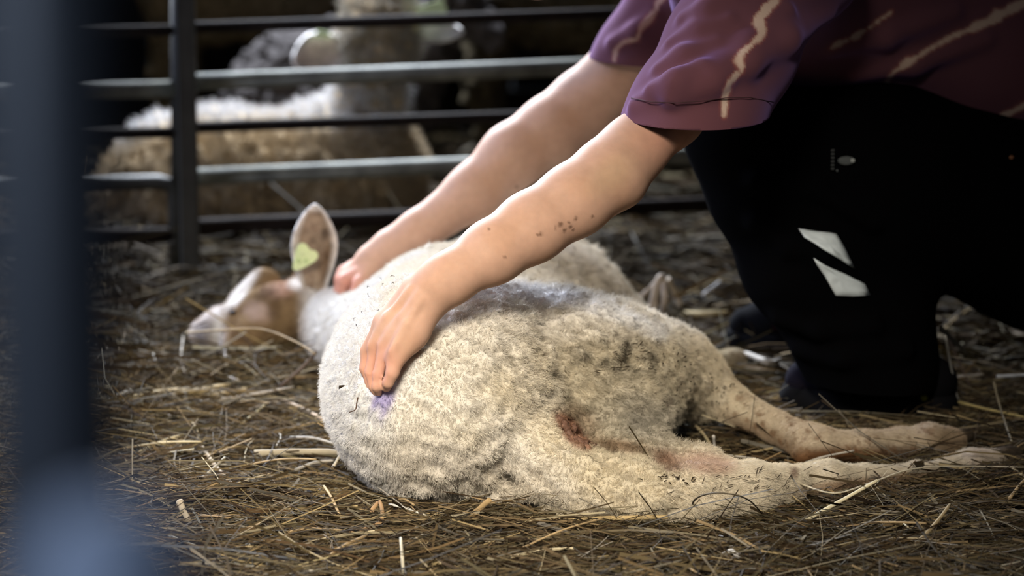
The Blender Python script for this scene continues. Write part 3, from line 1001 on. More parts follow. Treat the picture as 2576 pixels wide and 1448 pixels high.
side = np.cross(up, Nr); side /= (np.linalg.norm(side, axis=1, keepdims=True) + 1e-9)
curl = .0016 * (1 - hleg) * (1 - hhead)
pts = np.empty((len(P), 5, 3))
for k, tk in enumerate(t):
    pts[:, k] = P + up * (ln * tk)[:, None] + pull * (tk ** 1.5) + side * (curl * np.sin(ph + tk * 7) * tk)[:, None] + Nr * (curl * np.cos(ph + tk * 7) * tk)[:, None]
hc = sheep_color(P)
hc *= rng.uniform(.86, 1.10, (len(P), 1)) * rng.uniform(.92, 1.05, (nc, 1))[near]
hc = np.clip(hc, 0, .92)
rad = np.where(hleg > .5, .00016, .00017) * rng.uniform(.8, 1.2, len(P))
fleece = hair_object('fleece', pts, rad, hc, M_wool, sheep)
tag(fleece, kind='stuff')
print('hairs', len(P))

# ear standing up, cupped towards the camera
def ear_mesh(base, tip, wide, out, thick, nu=22, nv=13, cup=.35, colf=None, shape=None):
    base, tip, wide, out = map(lambda a: np.asarray(a, float), (base, tip, wide, out))
    L = tip - base
    prof = shape or (lambda u: (math.sin(math.pi * min(1, (u * .86 + .14)) ** .95) ** .75))
    V, F = [], []
    for i in range(nu):
        u = i / (nu - 1)
        hw = prof(u)
        for j in range(nv):
            v = -1 + 2 * j / (nv - 1)
            V.append(base + L * u + wide * (v * hw) - out * (cup * (1 - v * v) * hw * np.linalg.norm(wide)) )
    for i in range(nu - 1):
        for j in range(nv - 1):
            a = i * nv + j
            F.append((a, a + 1, a + nv + 1, a + nv))
    return np.array(V), np.array(F)


EY = 4.455
ear_prof = [(0, .50), (.13, .62), (.27, .82), (.42, .95), (.52, 1.0), (.66, .93), (.80, .70), (.90, .45), (.97, .22), (1, .05)]
epf = lambda u: float(np.interp(u, [a for a, b in ear_prof], [b for a, b in ear_prof]))
ev, ef = ear_mesh(W(790, 735, EY), W(792, 514, EY - .01), W(843, 640, EY + .004) - W(785, 640, EY - .004), np.array([0, -1.0, .1]), .004, shape=epf)
ex, ey = pix(ev)
vv = np.tile(np.linspace(-1, 1, 13), 22); uu = np.repeat(np.linspace(0, 1, 22), 13)
ec = np.tile(np.array([.33, .25, .18]), (len(ev), 1))
ec = mixc(ec, (.20, .14, .10), sstep(vnoise(ev, .02, 71), .3, 1.2) * .7)
ec = mixc(ec, (.11, .08, .06), blob(ex, ey, 818, 590, 12, 16, 0, .5) * .8)
ec = mixc(ec, (.16, .10, .06), blob(ex, ey, 825, 660, 20, 50, 10, .5) * .8)
rim = np.maximum(sstep(np.abs(vv), .72, .95), sstep(uu, .90, .98))
ec = mixc(ec, (.74, .70, .66), rim)
me = np_mesh('ear', ev, ef); set_col(me, ec)
ear = link('ear', me, M_flock, sheep)
s = ear.modifiers.new('thickness', 'SOLIDIFY'); s.thickness = .004; s.offset = 0
# yellow tag in the ear
tagpx = [(751, 614), (760, 611), (770, 614), (777, 624), (783, 629), (792, 630), (800, 638), (800, 647), (793, 657), (780, 665), (766, 673), (752, 679), (742, 681), (736, 676), (737, 660), (742, 640), (745, 625)]


def slab(name, px, Y, thick, m, parent, tiltx=0):
    bm = bmesh.new()
    f = bm.faces.new([bm.verts.new(Vector(W(a, b, Y + tiltx * (a - px[0][0])))) for a, b in px])
    r = bmesh.ops.extrude_face_region(bm, geom=[f])
    for v in r['geom']:
        if isinstance(v, bmesh.types.BMVert): v.co.y += thick
    bmesh.ops.bevel(bm, geom=[e for e in bm.edges], offset=.0006, segments=1, affect='EDGES')
    return bm_obj(name, bm, m, parent)


et = slab('ear_tag', tagpx, EY - .026, .003, M_tag, sheep); tag(et, 'yellow-green plastic ear tag')
bm = tube([W(760, 632, EY - .030), W(760, 632, EY - .027)], .005, 14); bm_obj('stud', bm, M_tag, et)
for a in (747, 766):
    bm = tube([W(a, 655, EY - .0275), W(a + 5, 650, EY - .0275), W(a + 9, 656, EY - .0275), W(a + 5, 662, EY - .0275), W(a, 655, EY - .0275)], .0007, 5); bm_obj('printed_digit', bm, M_tagprint, et)
# hooves: two claws each
for (a, b, z), (c, d, z2) in (((2402, 1100, .026), (2446, 1096, .016)), ((2402, 1116, .014), (2442, 1112, .010)), ((2508, 1148, .022), (2572, 1138, .014)), ((2508, 1166, .012), (2570, 1160, .009))):
    p0, p1 = Pz(a, b, z), Pz(c, d, z2)
    bm = tube([p0 + (p1 - p0) * t for t in (0, .3, .6, .85, 1)], [.0115, .0125, .0115, .008, .003], 10)
    bm_obj('hoof', bm, M_horn, sheep)
# half-closed eye on the face
bm = bmesh.new(); bmesh.ops.create_uvsphere(bm, u_segments=14, v_segments=10, radius=.006)
h = SH.hit(586, 786, 3.9, 5)
for v in bm.verts: v.co = Vector((v.co.x, v.co.y * .6, v.co.z * .6)) + Vector(h if h is not None else W(586, 786, 4.4))
bm_obj('eye', bm, M_eye, sheep)


# bare udder skin and teats between the legs
UD = Sculpt(Pz(1440, 1090, .09) - .09, Pz(1440, 1090, .09) + .09, .002)
for (a, b, r0), (c, d, r1) in (((1402, 1050, 9), (1418, 1072, 11)), ((1420, 1062, 8), (1436, 1100, 9)), ((1440, 1078, 13), (1450, 1098, 10)), ((1452, 1110, 14), (1480, 1128, 10)), ((1474, 1112, 8), (1500, 1122, 6)), ((1430, 1100, 9), (1462, 1130, 9))):
    h0, h1 = SH.hit(a, b), SH.hit(c, d)
    UD.cap(h0, h1, r0 * .0005, r1 * .0005, .004)
uV, uQ = UD.mesh('udder', 1)
uV = uV + vert_normals(uV, uQ) * (.0006 * vnoise(uV, .008, 75))[:, None]
me = np_mesh('udder', uV, uQ)
uc = np.tile(np.array([.17, .092, .062]), (len(uV), 1))
uc = mixc(uc, (.10, .05, .03), sstep(vnoise(uV, .012, 76), .2, 1.0) * .7)
uc = mixc(uc, (.34, .19, .12), sstep(vnoise(uV, .016, 77), .5, 1.2) * .7)
set_col(me, uc)
tag(link('udder', me, M_bare, sheep), 'bare pinkish-brown udder skin')

# dry dirt caught in the wool: short dark slivers
bm = bmesh.new()
def sliver(sc, a, b, length, ang, r, lift):
    h = sc.hit(a, b)
    h2 = sc.hit(a + length * math.cos(ang), b + length * math.sin(ang))
    if h is None or h2 is None: return
    n0 = sc.normal(h[None])[0] * lift
    t_ = tube([h + n0, (h + h2) / 2 + n0 * 1.2, h2 + n0], [r * .5, r, r * .4], 4)
    me_ = bpy.data.meshes.new('t'); t_.to_mesh(me_); t_.free(); bm.from_mesh(me_); bpy.data.meshes.remove(me_)
for i in range(42):
    sliver(SH, random.gauss(1880, 75), random.gauss(1215, 16), random.uniform(8, 26), random.gauss(-.45, .35), .0005, .004)
for i in range(16):
    sliver(SH, random.gauss(1690, 40), random.gauss(1208, 6), random.uniform(5, 14), random.uniform(-1, 1), .0009, .005)
for i in range(20):
    sliver(SH, random.gauss(1560, 40), random.gauss(908, 18), random.uniform(8, 22), random.gauss(-.1, .4), .0008, .006)
for i in range(40):
    sliver(SH, random.uniform(1620, 1860), 0, 0, 0, .001, .01) if False else None
    a = random.uniform(1640, 1850); sliver(SH, a, 850 + (a - 1640) * .55 + random.uniform(5, 110), random.uniform(4, 10), random.uniform(0, 3), .0009, .006)
for i in range(14):
    sliver(SH, random.uniform(880, 1010), random.uniform(690, 830), random.uniform(4, 12), random.gauss(2, .4), .0005, .010)
sliver(SH, 876, 979, 14, -.5, .0022, .013)
fk = bm_obj('dirt_flecks', bm, M_fleck, sheep); tag(fk, kind='stuff')

# ------------------------------------------------------------------ hay bedding
PAL = np.array([[.40, .305, .155], [.29, .205, .105], [.18, .120, .058], [.10, .062, .031], [.31, .275, .215], [.56, .475, .30], [.23, .19, .10]])
PW = np.array([.24, .24, .19, .12, .08, .06, .07])


def stalk_arrays(base, yaw, pitch, length, rad, bend, flat, rings=4):
    """triangular stalks (flat=False) or flat blades: V (n, rings*k, 3), F"""
    n = len(base)
    k = 2 if flat else 3
    d = np.stack([np.cos(yaw) * np.cos(pitch), np.sin(yaw) * np.cos(pitch), np.sin(pitch)], 1)
    s = np.stack([-np.sin(yaw), np.cos(yaw), np.zeros(n)], 1)
    u = np.cross(d, s) * -1
    u = np.cross(s, d); u *= np.sign(u[:, 2:3] + 1e-9)
    t = np.linspace(-.5, .5, rings)
    V = np.empty((n, rings * k, 3))
    tw = rng.uniform(0, 6.28, n)
    kink = rng.uniform(-.3, .3, n); kamp = rng.normal(0, .10, n) * length * (rng.random(n) < .35)
    for i, ti in enumerate(t):
        c = base + d * (length * ti)[:, None] + s * (bend[:, 0] * (ti * ti * 4 - 1) * length)[:, None] + u * (bend[:, 1] * (1 - ti * ti * 4) * length)[:, None]
        c = c + s * (kamp * np.maximum(ti - kink, 0))[:, None]
        tp = 1.0 - .35 * (ti + .5)
        for j in range(k):
            if flat:
                o = (s * np.cos(tw)[:, None] + u * np.sin(tw)[:, None]) * ((1 if j else -1) * rad * tp)[:, None]
            else:
                a = tw + j * 2.0944
                o = s * (np.cos(a) * rad * tp)[:, None] + u * (np.sin(a) * rad * tp)[:, None]
            V[:, i * k + j] = c + o
    q = []
    for i in range(rings - 1):
        if flat:
            q.append((i * 2, i * 2 + 1, i * 2 + 3, i * 2 + 2))
        else:
            for j in range(3):
                q.append((i * 3 + j, i * 3 + (j + 1) % 3, (i + 1) * 3 + (j + 1) % 3, (i + 1) * 3 + j))
    F = (np.array(q)[None] + (np.arange(n) * rings * k)[:, None, None]).reshape(-1, 4)
    return V.reshape(-1, 3), F, rings * k


def hay_height(x, y):
    P = np.stack([x, y, np.zeros_like(x)], 1)
    far = sstep(y, 4.5, 5.3)
    return .032 * np.exp(-(((x + .40) / .12) ** 2 + ((y - 4.27) / .10) ** 2)) + .006 * vnoise(P, .35, 81) + .004 * vnoise(P, .12, 82) + .010 * far * (1 + vnoise(P, .3, 83))


def make_hay(n, y0, y1, rscale, lscale, zlo, zhi, flat, spread=1.0, aside=False):
    y = rng.uniform(y0, y1, n)
    half = (y * .20 + .12) * spread
    x = rng.uniform(-1, 1, n) * half
    z = hay_height(x, y) + rng.uniform(zlo, zhi, n)
    L = rng.lognormal(-2.55, .55, n).clip(.015, .30) * lscale
    pitch = rng.normal(0, .13, n) + (rng.random(n) < .035) * rng.uniform(-.5, .5, n)
    yaw = np.where(rng.random(n) < .55, rng.normal(0, .45, n), rng.uniform(-1.57, 1.57, n))
    z = z + np.abs(np.sin(pitch)) * L * .3
    r = rng.lognormal(-7.25, .40, n).clip(.0003, .0030) * rscale
    if flat: r = r * 1.8
    base = np.stack([x, y, z], 1)
    # keep hay out of the animal and the person: test three points along each stalk
    d = np.stack([np.cos(yaw) * np.cos(pitch), np.sin(yaw) * np.cos(pitch), np.sin(pitch)], 1)
    okk = np.ones(n, bool)
    if aside: okk &= np.abs(x) > y * .20 + .10
    for tt in (-.5, -.2, .2, .5):
        pp = base + d * (L * tt)[:, None]
        okk &= (SH.value(pp) > -.002) & (TR.value(pp) > 0)
    bend = np.stack([rng.normal(0, .06, n), rng.normal(0, .03, n)], 1)
    base, yaw, pitch, L, r, bend = base[okk], yaw[okk], pitch[okk], L[okk], r[okk], bend[okk]
    Vh, Fh, k = stalk_arrays(base, yaw, pitch, L, r, bend, flat)
    m = len(base)
    col = PAL[rng.choice(len(PAL), m, p=PW)] * np.where(rng.random((m, 1)) < .16, rng.uniform(.55, 1.15, (m, 1)), rng.uniform(.12, .44, (m, 1)))
    col = col * (1 - .4 * sstep(base[:, 1:2], 4.3, 5.0))      # dimmer light towards the gate, put into the hay colour
    col = np.repeat(col, k, 0)
    return Vh, Fh, col


parts = [make_hay(64000, 2.95, 4.3, .80, 1.0, -.036, .010, False), make_hay(78000, 2.95, 4.3, .80, .9, -.034, .010, True),
         make_hay(14000, 4.2, 5.6, 1.3, 1.3, -.034, .014, False), make_hay(20000, 4.2, 5.6, 1.4, 1.2, -.034, .014, True),
         make_hay(7000, 5.4, 7.6, 2.2, 1.5, -.03, .02, True, 1.1), make_hay(26000, 2.2, 6.5, 1.5, 1.4, -.034, .010, True, 2.6, True)]
off = 0; VV, FF, CC = [], [], []
for a, b, c in parts:
    VV.append(a); FF.append(b + off); CC.append(c); off += len(a)
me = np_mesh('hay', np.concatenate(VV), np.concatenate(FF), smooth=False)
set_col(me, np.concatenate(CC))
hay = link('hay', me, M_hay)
tag(hay, 'bed of trampled brown and yellow hay covering the barn floor', 'hay', kind='stuff')
print('hay faces', len(me.polygons))


# ---- straws that can be told apart
def straw(pts, rad, col, label, name='straw', cat='straw', flat=1.0, group=None, sides=8):
    P_ = [Vector(p) for p in pts]
    # smooth the polyline
    n = len(P_)
    out = []
    for i in range(n - 1):
        p0, p1, p2, p3 = P_[max(i - 1, 0)], P_[i], P_[i + 1], P_[min(i + 2, n - 1)]
        for t in (0, .25, .5, .75):
            out.append(.5 * ((2 * p1) + (p2 - p0) * t + (2 * p0 - 5 * p1 + 4 * p2 - p3) * t * t + (-p0 + 3 * p1 - 3 * p2 + p3) * t ** 3))
    out.append(P_[-1])
    m = len(out)
    rr = [rad * (1 - .3 * i / m) * (1 + .06 * math.sin(i * 2.1)) for i in range(m)]
    bm = tube(out, rr, sides)
    if flat != 1.0:
        c = out[m // 2]
        for i, v in enumerate(bm.verts):
            r0 = out[min(i // sides, m - 1)]
            dv = v.co - r0
            v.co = r0 + Vector((dv.x, dv.y * flat, dv.z)) if True else v.co
    o = bm_obj(name, bm, M_straw)
    nv = len(o.data.vertices)
    co = np.empty(nv * 3, np.float32); o.data.vertices.foreach_get('co', co)
    co = co.reshape(-1, 3).astype(float)
    cc = np.tile(np.array(col), (nv, 1)) * (1 + .10 * vnoise(co, .03, int(abs(co[0, 0]) * 1e4) % 997))[:, None]
    set_col(o.data, np.clip(cc, .01, .9))
    tag(o, label, cat, group)
    p = co.mean(0); p[2] = co[:, 2].min()
    origin_to(o, p)
    return o


pale, tanc, brn, gry, dk = (.66, .57, .36), (.46, .33, .17), (.24, .14, .07), (.46, .42, .35), (.10, .07, .05)
S_ = lambda L: [Pz(a, b, z) for a, b, z in L]
straw(S_([(2012, 1316, .010), (2110, 1262, .034), (2208, 1207, .060)]), .0028, (.72, .64, .42), 'thick pale yellow straw slanting up beside the lower hock')
straw(S_([(705, 972, .022), (760, 925, .050), (797, 882, .075)]), .0032, dk, 'dark brown twig leaning against the sheep\'s back', 'twig', 'twig')
straw(S_([(325, 1003, .014), (430, 985, .018), (500, 983, .020), (575, 968, .022)]), .0060, (.52, .40, .20), 'broad golden reed stem lying left of the sheep, below its muzzle', 'reed_stem', 'reed')
straw(S_([(480, 1000, .014), (560, 990, .016), (620, 980, .018)]), .0040, (.48, .36, .19), 'shorter tan reed stem just right of the golden reed', 'reed_stem', 'reed')
straw(S_([(420, 1022, .010), (560, 1005, .018), (680, 985, .022), (738, 975, .024)]), .0034, (.38, .33, .26), 'long grey-green stem lying below the golden reed', 'reed_stem', 'reed')
straw(S_([(500, 945, .018), (545, 938, .020), (600, 958, .024)]), .0034, (.34, .31, .27), 'curved pale grey stalk above the golden reed')
straw(S_([(452, 1260, .030), (462, 1285, .020), (478, 1312, .010)]), .0048, (.50, .42, .30), 'short pale split stick standing at lower left of the hay', 'stick', 'stick', .5)
straw(S_([(1160, 1322, .008), (1195, 1290, .024), (1232, 1256, .044)]), .0046, (.42, .29, .14), 'tan broken stick leaning under the sheep\'s rump', 'stick', 'stick', .5)
straw(S_([(1340, 1312, .006), (1440, 1306, .012), (1560, 1302, .016), (1680, 1300, .018)]), .0036, (.50, .37, .18), 'long flattened tan straw lying along the lower ham', flat=.6)
straw(S_([(935, 1285, .022), (955, 1262, .030), (962, 1300, .020), (945, 1320, .012), (880, 1340, .008)]), .0030, (.38, .24, .12), 'curled tan leaf blade below the sheep\'s rump', 'leaf', 'leaf', .35)
straw(S_([(980, 1268, .016), (1030, 1280, .020), (1075, 1298, .018)]), .0018, (.60, .56, .44), 'thin pale straw lying right of the curled leaf')
straw(S_([(630, 1440, .004), (560, 1400, .010), (425, 1345, .018)]), .0018, (.50, .48, .40), 'long thin grey straw crossing the hay at bottom left')
straw(S_([(1015, 1440, .012), (1012, 1400, .030), (1008, 1352, .045)]), .0022, (.60, .55, .42), 'pale straw standing upright at the bottom edge of the hay')
straw(S_([(2300, 1372, .010), (2350, 1320, .026), (2390, 1268, .040)]), .0028, (.44, .34, .19), 'tan straw slanting up in the hay under the hooves')
straw(S_([(2010, 1215, .035), (2100, 1240, .030), (2200, 1210, .034), (2290, 1180, .040), (2400, 1172, .034), (2576, 1175, .028)]), .0012, (.60, .53, .38), 'long bent thin straw crossing in front of the cannon bone')
straw(S_([(1735, 1292, .012), (1748, 1256, .040), (1790, 1240, .078), (1850, 1244, .078), (1890, 1262, .055), (1922, 1298, .012)]), .0012, (.10, .08, .05), 'dark thin stem arching over the lower hind leg')
straw(S_([(462, 840, .010), (456, 905, .030), (472, 950, .018)]), .0017, (.36, .32, .26), 'bent grey straw standing in front of the sheep\'s muzzle')
straw(S_([(385, 890, .018), (398, 935, .014), (412, 980, .010)]), .0016, (.42, .38, .31), 'thin grey straw left of the bent one by the muzzle')
straw(S_([(470, 836, .060), (560, 830, .098), (660, 828, .100), (745, 860, .090), (792, 890, .080)]), .0018, (.32, .24, .14), 'long tan straw lying across the sheep\'s face')
straw(S_([(572, 930, .014), (568, 900, .030), (565, 880, .038)]), .0022, (.50, .46, .42), 'short pale straw sticking up under the sheep\'s chin')
straw(S_([(1640, 780, .040), (1655, 710, .090), (1668, 700, .095), (1672, 760, .060), (1665, 800, .020)]), .0072, (.30, .25, .20), 'bent grey-brown straw loop behind the sheep\'s belly', flat=.6)
straw(S_([(1590, 770, .030), (1625, 735, .060), (1655, 705, .080)]), .0045, (.27, .22, .17), 'short straw leaning on the bent straw loop')
straw(S_([(1680, 700, .080), (1700, 740, .050), (1712, 770, .030)]), .0050, (.27, .22, .16), 'brown straw leaning right of the bent loop')
straw(S_([(1720, 790, .015), (1800, 788, .024), (1900, 780, .028)]), .0058, (.30, .23, .11), 'broad yellow-brown straw lying left of the trouser leg')
straw(S_([(1768, 742, .04), (1790, 725, .05), (1812, 708, .06)]), .0034, (.40, .40, .40), 'small pale straw tip left of the knee-high trouser fold')
straw(S_([(1830, 895, .020), (1880, 892, .028), (1935, 912, .030), (1960, 905, .025)]), .0060, (.42, .38, .33), 'thick pale stalk lying by the toe of the shoe')
straw(S_([(1830, 925, .016), (1890, 928, .020), (1950, 930, .020)]), .0040, (.42, .36, .28), 'flat straw under the thick pale stalk')
straw(S_([(2378, 845, .13), (2390, 910, .085), (2405, 985, .035), (2410, 1010, .02)]), .0020, (.30, .29, .26), 'tall thin straw standing behind the heel of the shoe')
straw(S_([(2410, 1010, .030), (2480, 1028, .030), (2576, 1048, .030)]), .0022, (.55, .45, .20), 'yellow straw lying right of the shoe')
straw(S_([(2508, 946, .060), (2545, 944, .060), (2590, 941, .062)]), .0028, (.55, .58, .62), 'pale grey wire-like strip at the right edge, behind the shoe')  # metal-looking strip, built with the straw function
straw(S_([(2500, 960, .070), (2515, 1020, .045), (2545, 1110, .020)]), .0018, (.30, .26, .18), 'thin straw leaning over the hay beyond the hooves')
straw(S_([(1700, 1040, .03), (1760, 1080, .03), (1800, 1140, .02)]), .0028, (.40, .33, .20), 'straw lying in the gap between the two hind legs')
straw(S_([(1795, 1096, .05), (1797, 1120, .035), (1796, 1148, .02)]), .0022, (.46, .43, .38), 'short grey straw standing between the two hind legs')
straw(S_([(720, 1010, .012), (770, 1032, .016), (815, 1056, .016)]), .0034, (.46, .34, .22), 'pinkish tan straw beside the sheep\'s back')
straw(S_([(605, 1068, .008), (640, 1040, .016), (670, 1015, .022)]), .0022, (.46, .38, .20), 'yellow straw slanting up left of the sheep\'s back')
straw(S_([(330, 1147, .006), (400, 1112, .014), (462, 1092, .020)]), .0022, (.46, .38, .22), 'yellow straw slanting beside the blurred post')
straw(S_([(640, 1140, .010), (740, 1136, .014), (850, 1138, .014), (905, 1160, .010)]), .0050, (.36, .31, .22), 'long flat grey-tan stem running under the sheep\'s back', 'reed_stem', 'reed', .5)
straw(S_([(498, 1210, .008), (535, 1180, .020), (566, 1150, .030)]), .0024, (.40, .36, .27), 'grey straw slanting in the hay below the yellow one')
straw(S_([(510, 1125, .012), (545, 1175, .012), (592, 1225, .008)]), .0030, (.40, .31, .20), 'flat tan straw crossing the slanting grey straw')
straw(S_([(835, 1180, .012), (858, 1140, .030), (876, 1110, .042)]), .0020, (.52, .46, .34), 'thin pale straw standing at the sheep\'s lower back')
straw(S_([(1820, 1395, .010), (1840, 1385, .016), (1858, 1400, .012)]), .0034, (.58, .55, .50), 'short white straw tip at the bottom right of the hay')
straw(S_([(1812, 1350, .012), (1840, 1375, .012), (1862, 1402, .008)]), .0032, (.44, .40, .35), 'grey stalk below the lower hock')
straw(S_([(585, 1390, .004), (640, 1372, .008), (690, 1350, .010)]), .0070, (.06, .055, .045), 'dark flat leaf in the hay at the bottom left', 'leaf', 'leaf', .3)
hh = SH.hit(912, 1000); hs = [SH.hit(a, b) for a, b in ((918, 1000), (915, 1015), (912, 1028), (898, 1034))]
straw([h + SH.normal(h[None])[0] * .012 for h in hs], .0008, (.09, .05, .03), 'curled dark stem caught in the wool below the hand')
# loose straws of one kind scattered on top
for i in range(70):
    y = random.uniform(3.05, 4.6); x = random.uniform(-1, 1) * (y * .19)
    a = random.gauss(0, .8); L = random.uniform(.05, .16); r = random.uniform(.0012, .0026)
    d = np.array([math.cos(a), math.sin(a), random.uniform(-.02, .22)]) * L
    p0 = np.array([x, y, random.uniform(.006, .014)])
    pts = [p0, p0 + d * .5 + np.array([0, 0, .004]), p0 + d]
    if any(SH.value(np.array(p)[None])[0] < .004 or TR.value(np.array(p)[None])[0] < .01 for p in pts): continue
    c = np.array(random.choice([pale, tanc, gry, tanc, (.36, .25, .13)])) * random.uniform(.7, 1.05)
    straw(pts, r, c, 'loose straw lying on top of the hay bedding', group='loose straws on the bedding', sides=6)

# ------------------------------------------------------------------ the pen gates
def gate_pt(px, py):
    Y = 5.22 + (px - 470) / 1430 * .22
    return W(px, py, Y)


gate = empty('pen_gate', (gate_pt(472, 700)[0], 5.22, 0)); tag(gate, 'tubular metal sheep gate behind the lying sheep, to the right of its flat upright', 'gate')


def gate_tube(name, a, b, rpx, m, parent, mid=None):
    pts = [gate_pt(*a)] + ([gate_pt(*p) for p in (mid or [])]) + [gate_pt(*b)]
    o = bm_obj(name, tube(pts, rpx * mpp(5.3), 14), m)
    keep_place(o, parent)
    return o


for (y0, y1, r, m, lab) in ((70, 22, 15, M_rust, 'dark rusty rail'), (207, 150, 22, M_rail, 'grey galvanised rail'), (321, 272, 15, M_rust, 'dark rusty rail'), (446, 384, 22, M_rail, 'grey galvanised rail'), (570, 508, 20, M_rust, 'dark rusty rail'), (690, 640, 18, M_stile, None)):
    o = gate_tube('rail', (472, y0), (2100, y1 - (y0 - y1) * .14), r, m, gate)
    if lab: tag(o, lab)
p = gate_pt(472, 0)
bm = box_bm(gate_pt(452, 0)[0], gate_pt(495, 0)[0], 5.17, 5.20, 0.0, .62, .003)
keep_place(bm_obj('upright', bm, M_stile), gate)
bm = box_bm(gate_pt(448, 0)[0], gate_pt(455, 0)[0], 5.172, 5.215, 0.0, .62, .0015)
keep_place(bm_obj('upright_highlight_strip', bm, mat('edge_highlight', (.10, .115, .14), rough=.45, metal=.2, spec=.5)), gate)  # paler strip carries the upright's edge highlight in its colour

gate2 = empty('pen_gate', (gate_pt(430, 700)[0], 5.26, 0)); tag(gate2, 'second tubular metal sheep gate, ending left of the flat upright', 'gate')
g2 = lambda px, py: W(px, py, 5.25)
def g2tube(pts, r, m, name):
    o = bm_obj(name, tube([g2(*p) for p in pts], r * mpp(5.25), 14), m); keep_place(o, gate2); return o
for (y, r, m) in ((76, 15, M_rust), (224, 22, M_rail), (333, 15, M_rust), (590, 20, M_rust)):
    g2tube([(443, y), (100, y + 6), (-250, y + 12)], r, m, 'rail')
g2tube([(-250, 470), (100, 464), (400, 458), (428, 464), (440, 485), (443, 540), (443, 690)], 20, M_stile, 'rail')
g2tube([(443, -60), (443, 700)], 14, M_stile, 'upright')
for o in list(gate2.children):
    pass

# ------------------------------------------------------------------ the flock behind the gate
def flock_sheep(name, build, col, colf=None, h=.010):
    sc = Sculpt((-.75, -.45, -.02), (.75, .45, .75), h)
    build(sc)
    Vf, Qf = sc.mesh(name, 1)
    nf = vert_normals(Vf, Qf)
    Vf = Vf + nf * (.006 * vnoise(Vf, .05, 91) + .004 * vnoise(Vf, .025, 92))[:, None]
    me = np_mesh(name, Vf, Qf)
    c = np.tile(np.array(col), (len(Vf), 1)) * (1 + .15 * vnoise(Vf, .08, 93))[:, None]
    if colf is not None: c = colf(Vf, c)
    set_col(me, np.clip(c, .005, .9))
    return link(name, me, M_flock), Vf, Qf, nf


def place(o, X, Y, Z=0):
    o.location = (X, Y, Z)


def ear_part(base, tip, half, parent, col=(.5, .44, .42)):
    v, f = ear_mesh(base, tip, half, np.array([0, -1.0, 0]), .006, 12, 9, shape=epf)
    me = np_mesh('ear', v, f)
    uu_, vv_ = np.repeat(np.linspace(0, 1, 12), 9), np.tile(np.linspace(-1, 1, 9), 12)
    c = np.tile(np.array(col), (len(v), 1))
    c = mixc(c, (.75, .72, .70), sstep(np.abs(vv_), .55, .95))
    set_col(me, c)
    o = link('ear', me, M_flock, parent)
    s = o.modifiers.new('thickness', 'SOLIDIFY'); s.thickness = .008; s.offset = 0
    return o


def flock_tag(parent, c, w, h, ang):
    bm = box_bm(-w, w, -.002, .002, -h, h, .001)
    bmesh.ops.rotate(bm, cent=(0, 0, 0), matrix=Matrix.Rotation(ang, 3, 'Y'), verts=bm.verts)
    bmesh.ops.translate(bm, vec=Vector(c), verts=bm.verts)
    o = bm_obj('ear_tag', bm, M_tag, parent); tag(o, 'yellow-green ear tag')
    return o


def add_flock_fleece(o, Vf, Qf, nf, n, ln, col):
    q, w, P = sample_surface(Vf, Qf, n)
    Nr = (nf[q] * w[:, :, None]).sum(1)
    d = Nr + rng.normal(size=P.shape) * .4 + np.array([-.2, 0, .1])
    d /= np.linalg.norm(d, axis=1, keepdims=True)
    L = ln * rng.uniform(.5, 1.3, n)
    pts = np.stack([P + d * (L * t)[:, None] + np.array([0, 0, -.15]) * (L * t * t)[:, None] for t in (0, .5, 1)], 1)
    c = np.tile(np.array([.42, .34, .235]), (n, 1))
    c = mixc(c, col, sstep(P[:, 2] - .05 * sstep(-P[:, 0], .15, .35) * -1, .205, .245))  # paler top stands in for backlight on the fleece, painted by height
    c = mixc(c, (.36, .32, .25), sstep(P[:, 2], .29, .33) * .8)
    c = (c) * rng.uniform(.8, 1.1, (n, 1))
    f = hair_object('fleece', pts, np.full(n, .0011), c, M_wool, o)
    tag(f, kind='stuff')


# 1: lying sheep facing the camera, back painted pale as if backlit, head raised at the right
Y1 = 5.78
m1 = mpp(Y1, .3)
ox = W(700, 500, Y1)[0]
L1 = lambda px, py, dy=0.0: np.array([W(px, py, Y1 + dy)[0] - ox, dy, W(px, py, Y1 + dy)[2]])
def b1(sc):
    sc.ell(L1(560, 455, .0), (.215, .22, .142), .05)
    sc.ell(L1(850, 435, .0), (.17, .21, .144), .05)
    sc.cap(L1(400, 470), L1(330, 500), .12, .08, .05)
    sc.cap(L1(900, 330, -.03), L1(930, 250, -.05), .085, .062, .04)
    sc.cap(L1(930, 250, -.05), L1(955, 90, -.07), .058, .066, .03)
    sc.cap(L1(960, 70, -.07), L1(955, -20, -.02), .068, .055, .03)
    sc.cap(L1(945, 100, -.10), L1(925, 190, -.13), .058, .036, .02)
    sc.cap(L1(350, 560), L1(900, 580, -.05), .07, .07, .05)
    sc.cap(L1(700, 590, -.12), L1(480, 610, -.14), .045, .035, .03)
s1, fv, fq, fn = flock_sheep('sheep', b1, (.50, .39, .25))
place(s1, ox, Y1)
tag(s1, 'pale sheep lying behind the gate, facing the camera, tags in both ears', 'sheep', 'flock behind the gate')
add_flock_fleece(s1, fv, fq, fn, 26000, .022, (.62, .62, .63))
ear_part(L1(878, 118, -.09), L1(738, 160, -.11), (L1(795, 85) - L1(830, 175)) * .62, s1, (.74, .60, .57))
ear_part(L1(1040, 78, -.09), L1(1165, 82, -.11), (L1(1100, 60) - L1(1090, 112)) * .5, s1, (.60, .56, .58))
flock_tag(s1, L1(812, 86, -.12), 16 * m1, 8 * m1, .2)
flock_tag(s1, L1(1088, 26, -.12), 34 * m1, 17 * m1, -.35)
